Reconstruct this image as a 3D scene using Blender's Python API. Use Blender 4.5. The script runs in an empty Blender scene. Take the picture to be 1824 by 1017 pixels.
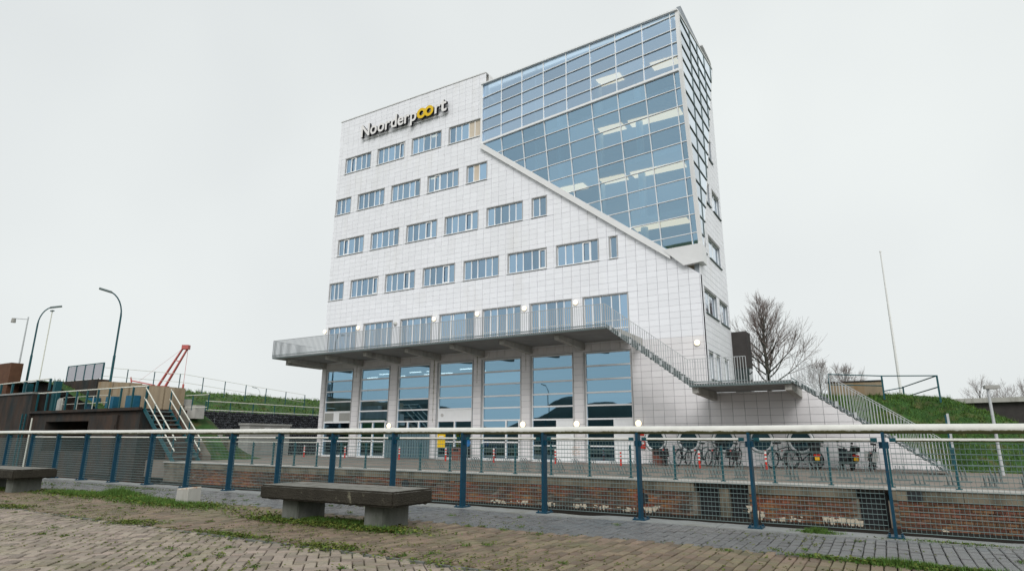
import bpy, bmesh, math, random
from mathutils import Vector, Matrix
R = math.radians
random.seed(7)
sc = bpy.context.scene
COL = sc.collection

# ------------------------------------------------------------------ camera
cd = bpy.data.cameras.new('camera'); cam = bpy.data.objects.new('camera', cd); COL.objects.link(cam)
cd.sensor_width = 36; cd.lens = 21.644; cd.clip_start = 0.1; cd.clip_end = 6000
_yaw, _pitch, _roll = -0.5357, 0.2456, 0.0047
fw = Vector((math.sin(_yaw)*math.cos(_pitch), math.cos(_yaw)*math.cos(_pitch), math.sin(_pitch)))
rt = Vector((math.cos(_yaw), -math.sin(_yaw), 0)); up = rt.cross(fw)
r2 = rt*math.cos(_roll)+up*math.sin(_roll); u2 = up*math.cos(_roll)-rt*math.sin(_roll)
M = Matrix((r2, u2, -fw)).transposed().to_4x4(); M.translation = Vector((35.888, -32.667, 1.12))
cam.matrix_world = M
sc.camera = cam
# ------------------------------------------------------------------ world, sun, exposure
SUN_AZ, SUN_EL = R(150), R(38)      # azimuth measured clockwise from +Y
w = bpy.data.worlds.new('World'); sc.world = w; w.use_nodes = True
nt = w.node_tree; nt.nodes.clear()
def N(t, **k):
    n = nt.nodes.new(t)
    for a, b in k.items(): setattr(n, a, b)
    return n
sky = N('ShaderNodeTexSky', sky_type='NISHITA', sun_disc=False, sun_elevation=SUN_EL, sun_rotation=SUN_AZ, air_density=1.0, dust_density=6.0, ozone_density=1.0)
hs = N('ShaderNodeHueSaturation'); hs.inputs['Saturation'].default_value = 0.12; hs.inputs['Value'].default_value = 1.0
nt.links.new(sky.outputs[0], hs.inputs['Color'])
tc = N('ShaderNodeTexCoord'); nz = N('ShaderNodeTexNoise'); nz.inputs['Scale'].default_value = 1.6; nz.inputs['Detail'].default_value = 3
nt.links.new(tc.outputs['Generated'], nz.inputs['Vector'])
cr = N('ShaderNodeValToRGB'); cr.color_ramp.elements[0].position = .3; cr.color_ramp.elements[1].position = .75
cr.color_ramp.elements[0].color = (8.1, 8.5, 8.6, 1); cr.color_ramp.elements[1].color = (9.5, 9.95, 9.85, 1)
nt.links.new(nz.outputs['Fac'], cr.inputs[0])
mx = N('ShaderNodeMix', data_type='RGBA'); mx.inputs[0].default_value = 0.86      # a closed cloud deck over the sky
nt.links.new(hs.outputs[0], mx.inputs[6]); nt.links.new(cr.outputs[0], mx.inputs[7])
bg = N('ShaderNodeBackground'); bg.inputs['Strength'].default_value = 0.1
nt.links.new(mx.outputs[2], bg.inputs['Color'])
wo = N('ShaderNodeOutputWorld'); nt.links.new(bg.outputs[0], wo.inputs[0])
sd = bpy.data.lights.new('sun', 'SUN'); sd.energy = 1.5; sd.angle = R(30); sd.color = (1, .98, .96)
so = bpy.data.objects.new('sun', sd); COL.objects.link(so)
sdir = Vector((math.sin(SUN_AZ)*math.cos(SUN_EL), math.cos(SUN_AZ)*math.cos(SUN_EL), math.sin(SUN_EL)))
so.rotation_euler = sdir.to_track_quat('Z', 'Y').to_euler()
vs = sc.view_settings; vs.view_transform = 'Standard'; vs.look = 'None'; vs.exposure = 0.0; vs.gamma = 1; vs.use_curve_mapping = False
sc.cycles.max_bounces = 8; sc.cycles.transparent_max_bounces = 12

# ------------------------------------------------------------------ helpers
class MB:
    def __init__(s): s.v = []; s.f = []; s.m = []; s.sm = []
    def add(s, vs, fs, m=0, smooth=False):
        o = len(s.v); s.v += [tuple(p) for p in vs]
        for f in fs: s.f.append(tuple(i+o for i in f)); s.m.append(m); s.sm.append(smooth)
        return s
    def box(s, x0, x1, y0, y1, z0, z1, m=0):
        v = [(x0,y0,z0),(x1,y0,z0),(x1,y1,z0),(x0,y1,z0),(x0,y0,z1),(x1,y0,z1),(x1,y1,z1),(x0,y1,z1)]
        return s.add(v, [(0,3,2,1),(4,5,6,7),(0,1,5,4),(1,2,6,5),(2,3,7,6),(3,0,4,7)], m)
    def obox(s, c, ax, ay, az, m=0):          # oriented box: half-axis vectors
        c = Vector(c); ax, ay, az = Vector(ax), Vector(ay), Vector(az)
        v = [c+ax*i+ay*j+az*k for k in (-1,1) for j in (-1,1) for i in (-1,1)]
        return s.add(v, [(0,2,3,1),(4,5,7,6),(0,1,5,4),(1,3,7,5),(3,2,6,7),(2,0,4,6)], m)
    def bar(s, p, q, wd, ht, m=0, upv=(0,0,1)):
        p, q = Vector(p), Vector(q); d = (q-p); L = d.length
        if L < 1e-6: return s
        d /= L; u = Vector(upv)
        sd_ = d.cross(u)
        if sd_.length < 1e-4: sd_ = d.cross(Vector((0,1,0)))
        sd_.normalize(); u = sd_.cross(d)
        return s.obox((p+q)/2, d*L/2, sd_*wd/2, u*ht/2, m)
    def tube(s, pts, rad, n=8, m=0, cap=True, smooth=True):
        pts = [Vector(p) for p in pts]; rs = rad if isinstance(rad, (list, tuple)) else [rad]*len(pts)
        rings = []; ref = None
        for i, p in enumerate(pts):
            d = (pts[min(i+1, len(pts)-1)]-pts[max(i-1, 0)])
            if d.length < 1e-9: d = Vector((0,0,1))
            d.normalize()
            a = ref if ref is not None else (Vector((0,0,1)) if abs(d.z) < .9 else Vector((0,1,0)))
            x = d.cross(a)
            if x.length < 1e-4: x = d.cross(Vector((1,0,0)))
            x.normalize(); y = x.cross(d); ref = y
            rings.append([p+(x*math.cos(t)+y*math.sin(t))*rs[i] for t in [2*math.pi*k/n for k in range(n)]])
        vs_ = [v for r in rings for v in r]; fs = []
        for i in range(len(pts)-1):
            for k in range(n):
                a, b = i*n+k, i*n+(k+1) % n
                fs.append((a, b, b+n, a+n))
        s.add(vs_, fs, m, smooth)
        if cap: s.add(rings[0], [tuple(range(n))[::-1]], m); s.add(rings[-1], [tuple(range(n))], m)
        return s
    def prism(s, poly, off, m=0):             # poly: list of 3D points (one plane), extruded by vector off
        off = Vector(off); n = len(poly); a = [Vector(p) for p in poly]; b = [p+off for p in a]
        fs = [tuple(range(n)), tuple(range(n, 2*n))[::-1]] + [(i, n+i, n+(i+1) % n, (i+1) % n) for i in range(n)]
        return s.add(a+b, fs, m)
    def mesh(s, name):
        me = bpy.data.meshes.new(name); me.from_pydata(s.v, [], s.f)
        me.polygons.foreach_set('material_index', s.m); me.polygons.foreach_set('use_smooth', s.sm)
        return me
    def build(s, name, mats, parent=None, fix=True):
        me = s.mesh(name)
        for mt in (mats if isinstance(mats, (list, tuple)) else [mats]): me.materials.append(mt)
        if fix:
            bm = bmesh.new(); bm.from_mesh(me); bmesh.ops.recalc_face_normals(bm, faces=bm.faces); bm.to_mesh(me); bm.free()
        return link(name, me, parent)
def link(name, me, parent=None):
    o = bpy.data.objects.new(name, me); COL.objects.link(o)
    if parent: o.parent = parent
    return o
def tag(o, label=None, cat=None, group=None, kind=None):
    if label: o['label'] = label
    if cat: o['category'] = cat
    if group: o['group'] = group
    if kind: o['kind'] = kind
    return o
def thing(name, label, cat, loc=(0,0,0), rz=0, group=None):
    o = bpy.data.objects.new(name, None); o.empty_display_size = .2; COL.objects.link(o)
    o.location = loc; o.rotation_euler = (0, 0, rz)
    return tag(o, label, cat, group)
def copy_tree(o, parent=None):
    c = o.copy(); COL.objects.link(c); c.parent = parent
    for ch in list(o.children): copy_tree(ch, c)
    return c
def inst(name, me, loc, parent=None, rz=0):
    o = link(name, me, parent); o.location = loc; o.rotation_euler = (0, 0, rz); return o

# ------------------------------------------------------------------ materials
def mat(name, col, rough=.7, metal=0, var=.0, nscale=4, bump=0, bscale=30, spec=.3, isl=0.0, col2=None, c2lo=.45, c2hi=.65, c2scale=1.5, stretch=(1,1,1), emit=0, detail=6):
    m = bpy.data.materials.new(name); m.use_nodes = True; t = m.node_tree; b = t.nodes['Principled BSDF']
    b.inputs['Roughness'].default_value = rough; b.inputs['Metallic'].default_value = metal; b.inputs['Specular IOR Level'].default_value = spec
    L = t.links.new
    def nd(ty, **k):
        n = t.nodes.new(ty)
        for a, v in k.items(): setattr(n, a, v)
        return n
    tcx = nd('ShaderNodeTexCoord'); mp = nd('ShaderNodeMapping'); mp.inputs['Scale'].default_value = stretch
    L(tcx.outputs['Object'], mp.inputs['Vector'])
    rgb = nd('ShaderNodeRGB'); rgb.outputs[0].default_value = (*col, 1); cur = rgb.outputs[0]
    if col2:
        n2 = nd('ShaderNodeTexNoise'); n2.inputs['Scale'].default_value = c2scale; n2.inputs['Detail'].default_value = detail; n2.inputs['Roughness'].default_value = .65
        L(mp.outputs[0], n2.inputs['Vector'])
        mr = nd('ShaderNodeMapRange'); mr.inputs[1].default_value = c2lo; mr.inputs[2].default_value = c2hi; L(n2.outputs['Fac'], mr.inputs[0])
        mxx = nd('ShaderNodeMix', data_type='RGBA'); L(mr.outputs[0], mxx.inputs[0]); L(cur, mxx.inputs[6]); mxx.inputs[7].default_value = (*col2, 1); cur = mxx.outputs[2]
    if var:
        n1 = nd('ShaderNodeTexNoise'); n1.inputs['Scale'].default_value = nscale; n1.inputs['Detail'].default_value = 5
        L(mp.outputs[0], n1.inputs['Vector'])
        mr = nd('ShaderNodeMapRange'); mr.inputs[1].default_value = .25; mr.inputs[2].default_value = .75; mr.inputs[3].default_value = 1-var; mr.inputs[4].default_value = 1+var
        L(n1.outputs['Fac'], mr.inputs[0])
        hv = nd('ShaderNodeHueSaturation'); L(mr.outputs[0], hv.inputs['Value']); L(cur, hv.inputs['Color']); cur = hv.outputs[0]
    if isl:
        gi = nd('ShaderNodeNewGeometry'); oi = nd('ShaderNodeObjectInfo')
        ad = nd('ShaderNodeMath', operation='ADD'); L(gi.outputs['Random Per Island'], ad.inputs[0]); L(oi.outputs['Random'], ad.inputs[1])
        fr = nd('ShaderNodeMath', operation='FRACT'); L(ad.outputs[0], fr.inputs[0])
        mr = nd('ShaderNodeMapRange'); mr.inputs[3].default_value = 1-isl; mr.inputs[4].default_value = 1+isl; L(fr.outputs[0], mr.inputs[0])
        f2 = nd('ShaderNodeMath', operation='MULTIPLY'); L(fr.outputs[0], f2.inputs[0]); f2.inputs[1].default_value = 7.31
        f3 = nd('ShaderNodeMath', operation='FRACT'); L(f2.outputs[0], f3.inputs[0])
        mh = nd('ShaderNodeMapRange'); mh.inputs[3].default_value = .5-isl*.05; mh.inputs[4].default_value = .5+isl*.05; L(f3.outputs[0], mh.inputs[0])
        hv = nd('ShaderNodeHueSaturation'); L(mr.outputs[0], hv.inputs['Value']); L(mh.outputs[0], hv.inputs['Hue']); L(cur, hv.inputs['Color']); cur = hv.outputs[0]
    L(cur, b.inputs['Base Color'])
    if bump:
        nb = nd('ShaderNodeTexNoise'); nb.inputs['Scale'].default_value = bscale; nb.inputs['Detail'].default_value = 8; L(mp.outputs[0], nb.inputs['Vector'])
        bp = nd('ShaderNodeBump'); bp.inputs['Strength'].default_value = bump; bp.inputs['Distance'].default_value = .02
        L(nb.outputs['Fac'], bp.inputs['Height']); L(bp.outputs[0], b.inputs['Normal'])
    if emit:
        b.inputs['Emission Color'].default_value = (*col, 1); b.inputs['Emission Strength'].default_value = emit
    return m
def glass(name, tint, refl, fac, rough=.015, var=.12):
    m = bpy.data.materials.new(name); m.use_nodes = True; t = m.node_tree; t.nodes.clear(); L = t.links.new
    o = t.nodes.new('ShaderNodeOutputMaterial'); tr = t.nodes.new('ShaderNodeBsdfTransparent'); tr.inputs[0].default_value = (*tint, 1)
    g = t.nodes.new('ShaderNodeBsdfGlossy'); g.inputs['Roughness'].default_value = rough
    oi = t.nodes.new('ShaderNodeObjectInfo'); mr = t.nodes.new('ShaderNodeMapRange'); mr.inputs[3].default_value = 1-var; mr.inputs[4].default_value = 1+var; L(oi.outputs['Random'], mr.inputs[0])
    hv = t.nodes.new('ShaderNodeHueSaturation'); hv.inputs['Color'].default_value = (*refl, 1); L(mr.outputs[0], hv.inputs['Value']); L(hv.outputs[0], g.inputs[0])
    fr = t.nodes.new('ShaderNodeFresnel'); fr.inputs[0].default_value = 1.45
    ma = t.nodes.new('ShaderNodeMath'); ma.operation = 'ADD'; ma.inputs[1].default_value = fac; ma.use_clamp = True; L(fr.outputs[0], ma.inputs[0])
    tn = t.nodes.new('ShaderNodeTexNoise'); tn.inputs['Scale'].default_value = .6; tcx = t.nodes.new('ShaderNodeTexCoord'); L(tcx.outputs['Object'], tn.inputs['Vector'])
    bp = t.nodes.new('ShaderNodeBump'); bp.inputs['Strength'].default_value = .03; bp.inputs['Distance'].default_value = .03; L(tn.outputs['Fac'], bp.inputs['Height']); L(bp.outputs[0], g.inputs['Normal'])
    mxs = t.nodes.new('ShaderNodeMixShader'); L(ma.outputs[0], mxs.inputs[0]); L(tr.outputs[0], mxs.inputs[1]); L(g.outputs[0], mxs.inputs[2]); L(mxs.outputs[0], o.inputs[0])
    return m
m_panel = mat('panel_enamel', (.86,.865,.90), .38, var=.03, nscale=.35, spec=.45, isl=.03, col2=(.78,.775,.77), c2lo=.55, c2hi=.8, c2scale=.5, stretch=(1,1,.25))
m_panel_low = mat('panel_enamel_weathered', (.80,.78,.79), .45, var=.05, nscale=.6, spec=.4, isl=.04, col2=(.60,.56,.52), c2lo=.56, c2hi=.85, c2scale=1.1, stretch=(1,1,.2))
def streaks(m, spots, col):
    t = m.node_tree; L = t.links.new; b = t.nodes['Principled BSDF']; cur = b.inputs['Base Color'].links[0].from_socket
    tcx = t.nodes.new('ShaderNodeTexCoord'); sx = t.nodes.new('ShaderNodeSeparateXYZ'); L(tcx.outputs['Object'], sx.inputs[0])
    n = t.nodes.new('ShaderNodeTexNoise'); n.inputs['Scale'].default_value = 3.5; n.inputs['Detail'].default_value = 8; n.inputs['Roughness'].default_value = .7; L(tcx.outputs['Object'], n.inputs['Vector'])
    def mth(op, a, bb):
        q = t.nodes.new('ShaderNodeMath'); q.operation = op
        for i_, v_ in enumerate((a, bb)):
            if isinstance(v_, (int, float)): q.inputs[i_].default_value = v_
            else: L(v_, q.inputs[i_])
        return q.outputs[0]
    for (xc, wd_s, z0, z1) in spots:
        d = mth('DIVIDE', mth('ABSOLUTE', mth('SUBTRACT', sx.outputs[0], xc), 0), wd_s)
        a = t.nodes.new('ShaderNodeMapRange'); a.inputs[1].default_value = z0; a.inputs[2].default_value = z1; L(sx.outputs[2], a.inputs[0])
        v = mth('ADD', mth('SUBTRACT', mth('MULTIPLY', n.outputs['Fac'], 2.2), d), mth('MULTIPLY', a.outputs[0], .5))
        c = t.nodes.new('ShaderNodeMapRange'); c.inputs[1].default_value = .75; c.inputs[2].default_value = 1.25; c.inputs[4].default_value = .8; L(v, c.inputs[0])
        g = mth('MULTIPLY', c.outputs[0], mth('GREATER_THAN', sx.outputs[2], z0))
        mxx = t.nodes.new('ShaderNodeMix'); mxx.data_type = 'RGBA'; L(g, mxx.inputs[0]); L(cur, mxx.inputs[6]); mxx.inputs[7].default_value = (*col, 1); cur = mxx.outputs[2]
    L(cur, b.inputs['Base Color'])
streaks(m_panel_low, [(10.52, .10, 2.2, 6.4), (13.95, .07, 4.6, 6.4), (3.5, .05, 5.4, 6.4), (17.5, .05, 5.2, 6.4)], (.20,.19,.11))
m_joint = mat('joint_grey', (.33,.36,.39), .9)  # plain grey of the wall cores behind panel and stone joints
m_frame = mat('window_frame_white', (.86,.87,.88), .4, var=.03)
m_trim = mat('trim_white_aluminium', (.78,.78,.78), .35, var=.05, nscale=1)
m_reveal = mat('reveal_grey', (.55,.54,.53), .6)
m_glass = glass('window_glass', (.54,.68,.78), (.50,.71,.92), .52, var=.25)
m_glassc = glass('curtain_wall_glass', (.68,.80,.88), (.47,.70,.90), .52, var=.16)  # duller tint than the upper glass; weaker reflection painted into the colour
m_glassg = glass('shop_glass', (.30,.42,.50), (.40,.66,.86), .54)
m_glassu = glass('curtain_wall_glass_upper', (.70,.82,.90), (.60,.78,.98), .56, var=.16)  # brighter copy of the curtain wall glass, stronger sky reflection put in its tint
m_glasss = glass('side_glass', (.5,.6,.65), (.86,.92,.98), .55)
m_blind = mat('blind_beige', (.62,.54,.44), .8, var=.05)
m_curtain = mat('curtain_pale', (.55,.57,.66), .8, var=.08, nscale=9, stretch=(6,1,.3))
m_floor = mat('interior_slab', (.68,.68,.67), .8)
m_inwall = mat('interior_wall', (.62,.63,.63), .8)
m_column = mat('interior_column', (.50,.60,.66), .7)
m_lampw = mat('ceiling_light', (1,.74,.42), .5, emit=1.5)
m_lamps = mat('strip_light', (1,.93,.80), .5, emit=5)
m_conc = mat('concrete_pale', (.42,.41,.38), .85, var=.12, nscale=3, bump=.3, bscale=25, col2=(.22,.21,.18), c2lo=.52, c2hi=.75, c2scale=1.2, stretch=(1,1,.3))
m_concd = mat('concrete_dark', (.052,.034,.025), .9, var=.3, nscale=2, bump=.4, bscale=14, col2=(.018,.026,.028), c2lo=.4, c2hi=.65, c2scale=.8, stretch=(1,1,.35))
m_concr = mat('concrete_rust_stained', (.30,.24,.165), .85, var=.15, nscale=2, bump=.3, bscale=20, col2=(.26,.16,.07), c2lo=.5, c2hi=.68, c2scale=.9, stretch=(1.2,1.2,.12))
m_soffit = mat('balcony_soffit', (.26,.26,.255), .8, var=.15, nscale=1.5)
m_galv = mat('galvanised_steel', (.50,.52,.53), .5, .25, var=.08, nscale=8)
m_galvd = mat('stringer_steel', (.15,.19,.19), .5, .3, var=.15, nscale=5)
m_blue = mat('steel_blue_paint', (.004,.046,.082), .45, var=.18, nscale=9, spec=.3, bump=.1, bscale=60, col2=(.10,.045,.02), c2lo=.64, c2hi=.70, c2scale=7)
m_wire = mat('galvanised_wire', (.19,.26,.255), .5, .3)
m_teal = mat('railing_teal_paint', (.01,.075,.09), .45, var=.15, nscale=8)
m_cream = mat('rail_cream_paint', (.66,.66,.58), .5, var=.1, nscale=6)
m_pav = mat('paver_brick_pink', (.275,.228,.185), .78, var=.12, nscale=14, bump=.35, bscale=90, isl=.26, col2=(.18,.165,.095), c2lo=.5, c2hi=.75, c2scale=1.3, spec=.35)
m_pavb = mat('paver_brick_brown', (.185,.137,.095), .7, var=.14, nscale=14, bump=.35, bscale=90, isl=.28, col2=(.13,.125,.065), c2lo=.45, c2hi=.7, c2scale=1.2, spec=.4)
m_pavc = mat('paver_wet_grey', (.122,.117,.115), .34, var=.14, nscale=10, bump=.3, bscale=90, isl=.13, col2=(.095,.10,.105), c2lo=.45, c2hi=.62, c2scale=.7, spec=.5)
m_soil = mat('joint_soil_moss', (.070,.060,.035), .95, var=.3, nscale=20, col2=(.10,.105,.03), c2lo=.45, c2hi=.6, c2scale=2.5)
m_kerb = mat('kerb_concrete', (.25,.26,.255), .8, var=.12, nscale=5, bump=.35, bscale=40, col2=(.20,.19,.15), c2lo=.52, c2hi=.7, c2scale=2.2)
m_grass = mat('grass_blade', (.088,.165,.034), .8, isl=.45, spec=.15)
m_weed = mat('weed_leaf', (.115,.14,.03), .8, isl=.5, spec=.15)
m_dgrass = mat('dike_turf', (.030,.078,.016), .9, var=.45, nscale=1.6, bump=.9, bscale=8, col2=(.085,.080,.03), c2lo=.50, c2hi=.66, c2scale=1.4)
m_brick = mat('old_brick', (.19,.075,.036), .85, var=.25, nscale=6, bump=.4, bscale=40, isl=.38, col2=(.065,.052,.04), c2lo=.42, c2hi=.58, c2scale=.8, stretch=(.5,1,1.4))
m_lockc = mat('lock_concrete', (.17,.145,.105), .9, var=.2, nscale=3, bump=.4, bscale=18, col2=(.075,.068,.05), c2lo=.44, c2hi=.62, c2scale=1.3, stretch=(1,1,.5))
m_mortar = mat('mortar_limey', (.17,.145,.115), .9, var=.2, nscale=3, col2=(.10,.09,.07), c2lo=.45, c2hi=.62, c2scale=.9)
m_lime = mat('lime_crust', (.46,.40,.31), .9, var=.15, nscale=9, bump=.5, bscale=30)
m_basalt = mat('basalt_block', (.035,.037,.042), .8, isl=.5, bump=.4, bscale=12, spec=.25)
m_water = mat('dock_water', (.012,.022,.022), .08, spec=.5, bump=.25, bscale=3)
m_quay = mat('far_quay_paving', (.23,.195,.165), .8, var=.1, nscale=2, bump=.25, bscale=35, col2=(.16,.145,.125), c2lo=.45, c2hi=.7, c2scale=.35)
m_land = mat('far_land', (.07,.10,.035), .95, var=.3, nscale=.05)
m_bark = mat('bark_wet', (.045,.052,.042), .9, var=.3, nscale=6, bump=.5, bscale=20)
m_twig = mat('twig_brown', (.21,.165,.15), .9)
m_black = mat('black_rubber', (.012,.013,.015), .5, spec=.4)
m_bike = mat('bicycle_frame_dark', (.02,.028,.035), .35, .2, spec=.5)
m_chrome = mat('bicycle_steel', (.22,.23,.24), .35, .6)
m_red = mat('signal_red', (.55,.035,.02), .45)
m_white = mat('paint_white', (.75,.75,.73), .45)
m_yel = mat('sign_yellow', (.80,.52,.015), .4)
m_plate = mat('plate_yellow', (.85,.48,.02), .5)
m_bsign = mat('sign_blue', (.02,.16,.42), .4)
m_gbox = mat('cabinet_grey', (.36,.36,.34), .6, var=.08, nscale=3, col2=(.27,.26,.23), c2lo=.5, c2hi=.75, c2scale=1.5)
m_binr = mat('bin_brown', (.20,.075,.055), .5, var=.15)
m_lampg = mat('lamp_globe_lit', (1,.83,.55), .4, emit=1.6)
m_lampo = mat('lamp_globe_unlit', (.55,.55,.52), .4)
m_crane = mat('crane_red', (.46,.11,.10), .5, var=.1)  # red paled by distance haze put into its colour
m_ltrface = mat('letter_face_white', (.82,.80,.79), .4)
m_ltrside = mat('letter_side_black', (.02,.022,.026), .5)
m_bench = mat('bench_concrete_dark', (.034,.030,.022), .92, var=.25, nscale=6, bump=.9, bscale=45, col2=(.15,.14,.10), c2lo=.60, c2hi=.72, c2scale=7)  # dark tone for the sides and underside of the seat
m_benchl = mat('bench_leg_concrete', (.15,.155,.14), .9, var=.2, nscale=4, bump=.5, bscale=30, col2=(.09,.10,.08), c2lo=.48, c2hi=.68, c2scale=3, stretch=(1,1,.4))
m_dblk = mat('dark_cladding', (.045,.04,.038), .6, var=.2, nscale=2)
m_blued = mat('blue_door_paint', (.012,.11,.19), .5, var=.15, nscale=4)
# pipe with dirt and moss along its damp underside
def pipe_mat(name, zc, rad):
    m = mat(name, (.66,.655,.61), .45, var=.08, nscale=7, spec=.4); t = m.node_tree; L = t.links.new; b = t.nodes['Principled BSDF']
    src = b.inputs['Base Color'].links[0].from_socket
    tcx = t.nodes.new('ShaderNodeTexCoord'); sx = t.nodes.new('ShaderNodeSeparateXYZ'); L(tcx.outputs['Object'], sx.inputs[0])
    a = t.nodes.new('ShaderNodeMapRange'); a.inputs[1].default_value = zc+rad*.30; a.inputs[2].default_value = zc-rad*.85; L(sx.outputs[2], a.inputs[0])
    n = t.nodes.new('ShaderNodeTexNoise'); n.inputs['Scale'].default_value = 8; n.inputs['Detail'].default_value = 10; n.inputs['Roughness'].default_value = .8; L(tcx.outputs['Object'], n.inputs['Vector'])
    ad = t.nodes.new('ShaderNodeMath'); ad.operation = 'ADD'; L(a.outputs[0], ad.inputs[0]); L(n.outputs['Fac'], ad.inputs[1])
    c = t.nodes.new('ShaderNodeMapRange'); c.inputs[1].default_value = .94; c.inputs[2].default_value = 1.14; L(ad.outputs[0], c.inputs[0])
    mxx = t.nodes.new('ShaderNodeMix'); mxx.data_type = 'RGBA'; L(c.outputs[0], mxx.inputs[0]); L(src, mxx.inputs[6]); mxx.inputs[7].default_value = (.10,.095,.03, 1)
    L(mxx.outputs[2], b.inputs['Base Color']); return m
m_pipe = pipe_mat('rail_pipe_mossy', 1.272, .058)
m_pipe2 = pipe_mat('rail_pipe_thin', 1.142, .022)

ZF = -.08            # level of the far quay
# ================================================================== SETTING
o = MB().box(-60, 90, -60, -23.32, -.9, -.035).build('near_quay', m_soil); tag(o, kind='structure')
o = MB().box(-3.2, 70, -11.72, 16, -1.0, ZF).build('far_quay', m_quay); tag(o, kind='structure')
o = MB().box(-300, 300, -26, -10, -3.2, -3.0).build('water', m_water); tag(o, kind='structure')
o = MB().box(-2500, 2500, 16.5, 3000, -1.5, -.3).build('ground', m_land); tag(o, kind='structure')
o = MB().box(-2500, 2500, -3000, -60.5, -1.5, -.3).build('ground', m_land); tag(o, kind='structure')
# grass dikes (terrain meshes)
def smooth(a, b, x):
    t = max(0, min(1, (x-a)/(b-a))); return t*t*(3-2*t)
def terrain(name, x0, x1, y0, y1, nx, ny, hf, m):
    vs_ = []; fs = []
    for j in range(ny+1):
        for i in range(nx+1):
            x = x0+(x1-x0)*i/nx; y = y0+(y1-y0)*j/ny; vs_.append((x, y, hf(x, y)))
    for j in range(ny):
        for i in range(nx):
            a = j*(nx+1)+i; fs.append((a, a+1, a+nx+2, a+nx+1))
    o = MB().add(vs_, fs, 0, True).build(name, m, fix=False); tag(o, kind='structure'); return o
def hleft(x, y):
    base = 2.75 + .12*math.sin(y*.7+x)*.3
    z = base + 2.35*smooth(-5.5, -17, x) if x > -17 else base+2.35
    return z - .9*smooth(6, 40, y)*0 + .05*math.sin(x*1.7)*math.cos(y*1.3)
terrain('dike', -80, -4.75, -11.5, 140, 60, 110, hleft, m_dgrass)
def hcrest(x):
    for (xa, za), (xb, zb) in zip([(20, 3.5), (36.6, 3.5), (38.8, 3.2), (40.3, 2.5), (41.1, 2.05), (44.6, -.1), (99, -.12)][:-1], [(36.6, 3.5), (38.8, 3.2), (40.3, 2.5), (41.1, 2.05), (44.6, -.1), (99, -.12)]):
        if x <= xb: return za+(zb-za)*(x-xa)/(xb-xa)
def hright(x, y):
    zf = 3.42 if x < 33 else max(-.12, 3.42-.715*(x-33.0))
    f = smooth(.2, 5.5, y) if x > 33 else 1
    y0_ = .30 if x < 37.8 else .30-1.2*smooth(37.8, 39, x)
    f = smooth(y0_, 5.5, y)
    h = hcrest(x)
    return (zf+(h-zf)*f if h > zf else h)+.04*math.sin(x*2.1)*math.cos(y*1.7)*f
terrain('mound', 28.6, 60, .31, 40, 110, 90, hright, m_dgrass)
terrain('mound', 37.9, 60, -.9, .31, 80, 6, hright, m_dgrass)
terrain('bank', -4.7, 2.4, -10.05, -6.25, 24, 14, lambda x, y: -.1+2.75*min(1, max(0, (2.3-x)/3.6))*smooth(-6.0, -8.6, y)**.5, m_dgrass)
def hback(x, y):
    d = abs(y+85); return -.35 + (6.6+3.2*math.cos((x+10)*.12)+.5*math.sin(x*.9)+.3*math.sin(x*2.3))*max(0, 1-(d/24)**2) if d < 24 else -.35
terrain('dike', -140, 180, -110, -60.2, 240, 16, hback, mat('wooded_dike', (.016,.032,.026), .95, var=.3, nscale=.3))
# grass blades on the visible slopes
def blades(mb, x, y, z, h, n, spread, lean=.5, wd=.012):
    for k in range(n):
        a = random.uniform(0, 6.283); r = random.uniform(0, spread)
        bx, by = x+math.cos(a)*r, y+math.sin(a)*r
        a2 = random.uniform(0, 6.283); hh = h*random.uniform(.5, 1.2); l = lean*hh*random.uniform(.3, 1.2)
        px, py = -math.sin(a2)*wd, math.cos(a2)*wd
        tx, ty = bx+math.cos(a2)*l, by+math.sin(a2)*l
        mb.add([(bx-px, by-py, z), (bx+px, by+py, z), (tx, ty, z+hh)], [(0, 1, 2)])
mb = MB()
for k in range(26000):
    x = random.uniform(33.2, 46); y = random.uniform(.4 if x < 38 else -.8, 9)
    blades(mb, x, y, hright(x, y)-.02, .09, 2, .12, 1.2, .013)
for k in range(1300):
    x = random.uniform(33.2, 46); y = random.uniform(.4 if x < 38 else -.8, 9); blades(mb, x, y, hright(x, y)-.02, random.uniform(.14, .28), 7, .10, .9, .014)
tag(mb.build('grass', m_grass, fix=False), kind='stuff')
mb = MB()
for k in range(900):
    x = random.uniform(-18, -4.8); y = random.uniform(-11, 22); blades(mb, x, y, hleft(x, y)-.02, random.uniform(.2, .38), 6, .14, .9, .03)
for k in range(4500):
    x = random.uniform(-18, -4.8); y = random.uniform(-11, 22)
    blades(mb, x, y, hleft(x, y)-.02, .13, 2, .15, .8, .03)
tag(mb.build('grass', m_grass, fix=False), kind='stuff')

# ================================================================== THE BUILDING
bld = thing('college_building', 'white panelled college building with blue glass corner beside the lock', 'building', (0, 0, ZF))
def P(o_):            # parent keeping the world coordinates of the mesh (building empty sits at z = ZF)
    o_.parent = bld; o_.location.z -= ZF; return o_
XL, XR, ZT = -.05, 28.28, 26.65
YB, RC = 11.0, 4.0
rows = [ (21.81, 23.13, [(.79,3.47),(4.22,6.92),(7.68,10.38),(11.13,13.84)]),
         (18.40, 19.70, [(.06,1.64),(2.43,5.12),(5.88,8.59),(9.34,12.03),(12.79,14.42)]),
         (14.93, 16.23, [(.65,3.29),(4.09,6.78),(7.56,10.27),(11.02,13.76),(14.52,17.23),(17.99,18.98)]),
         (11.45, 12.76, [(.06,1.51),(2.31,5.0),(5.77,8.46),(9.25,11.93),(12.73,15.44),(16.2,18.94),(19.7,22.42),(23.17,23.61)]) ]
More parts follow.
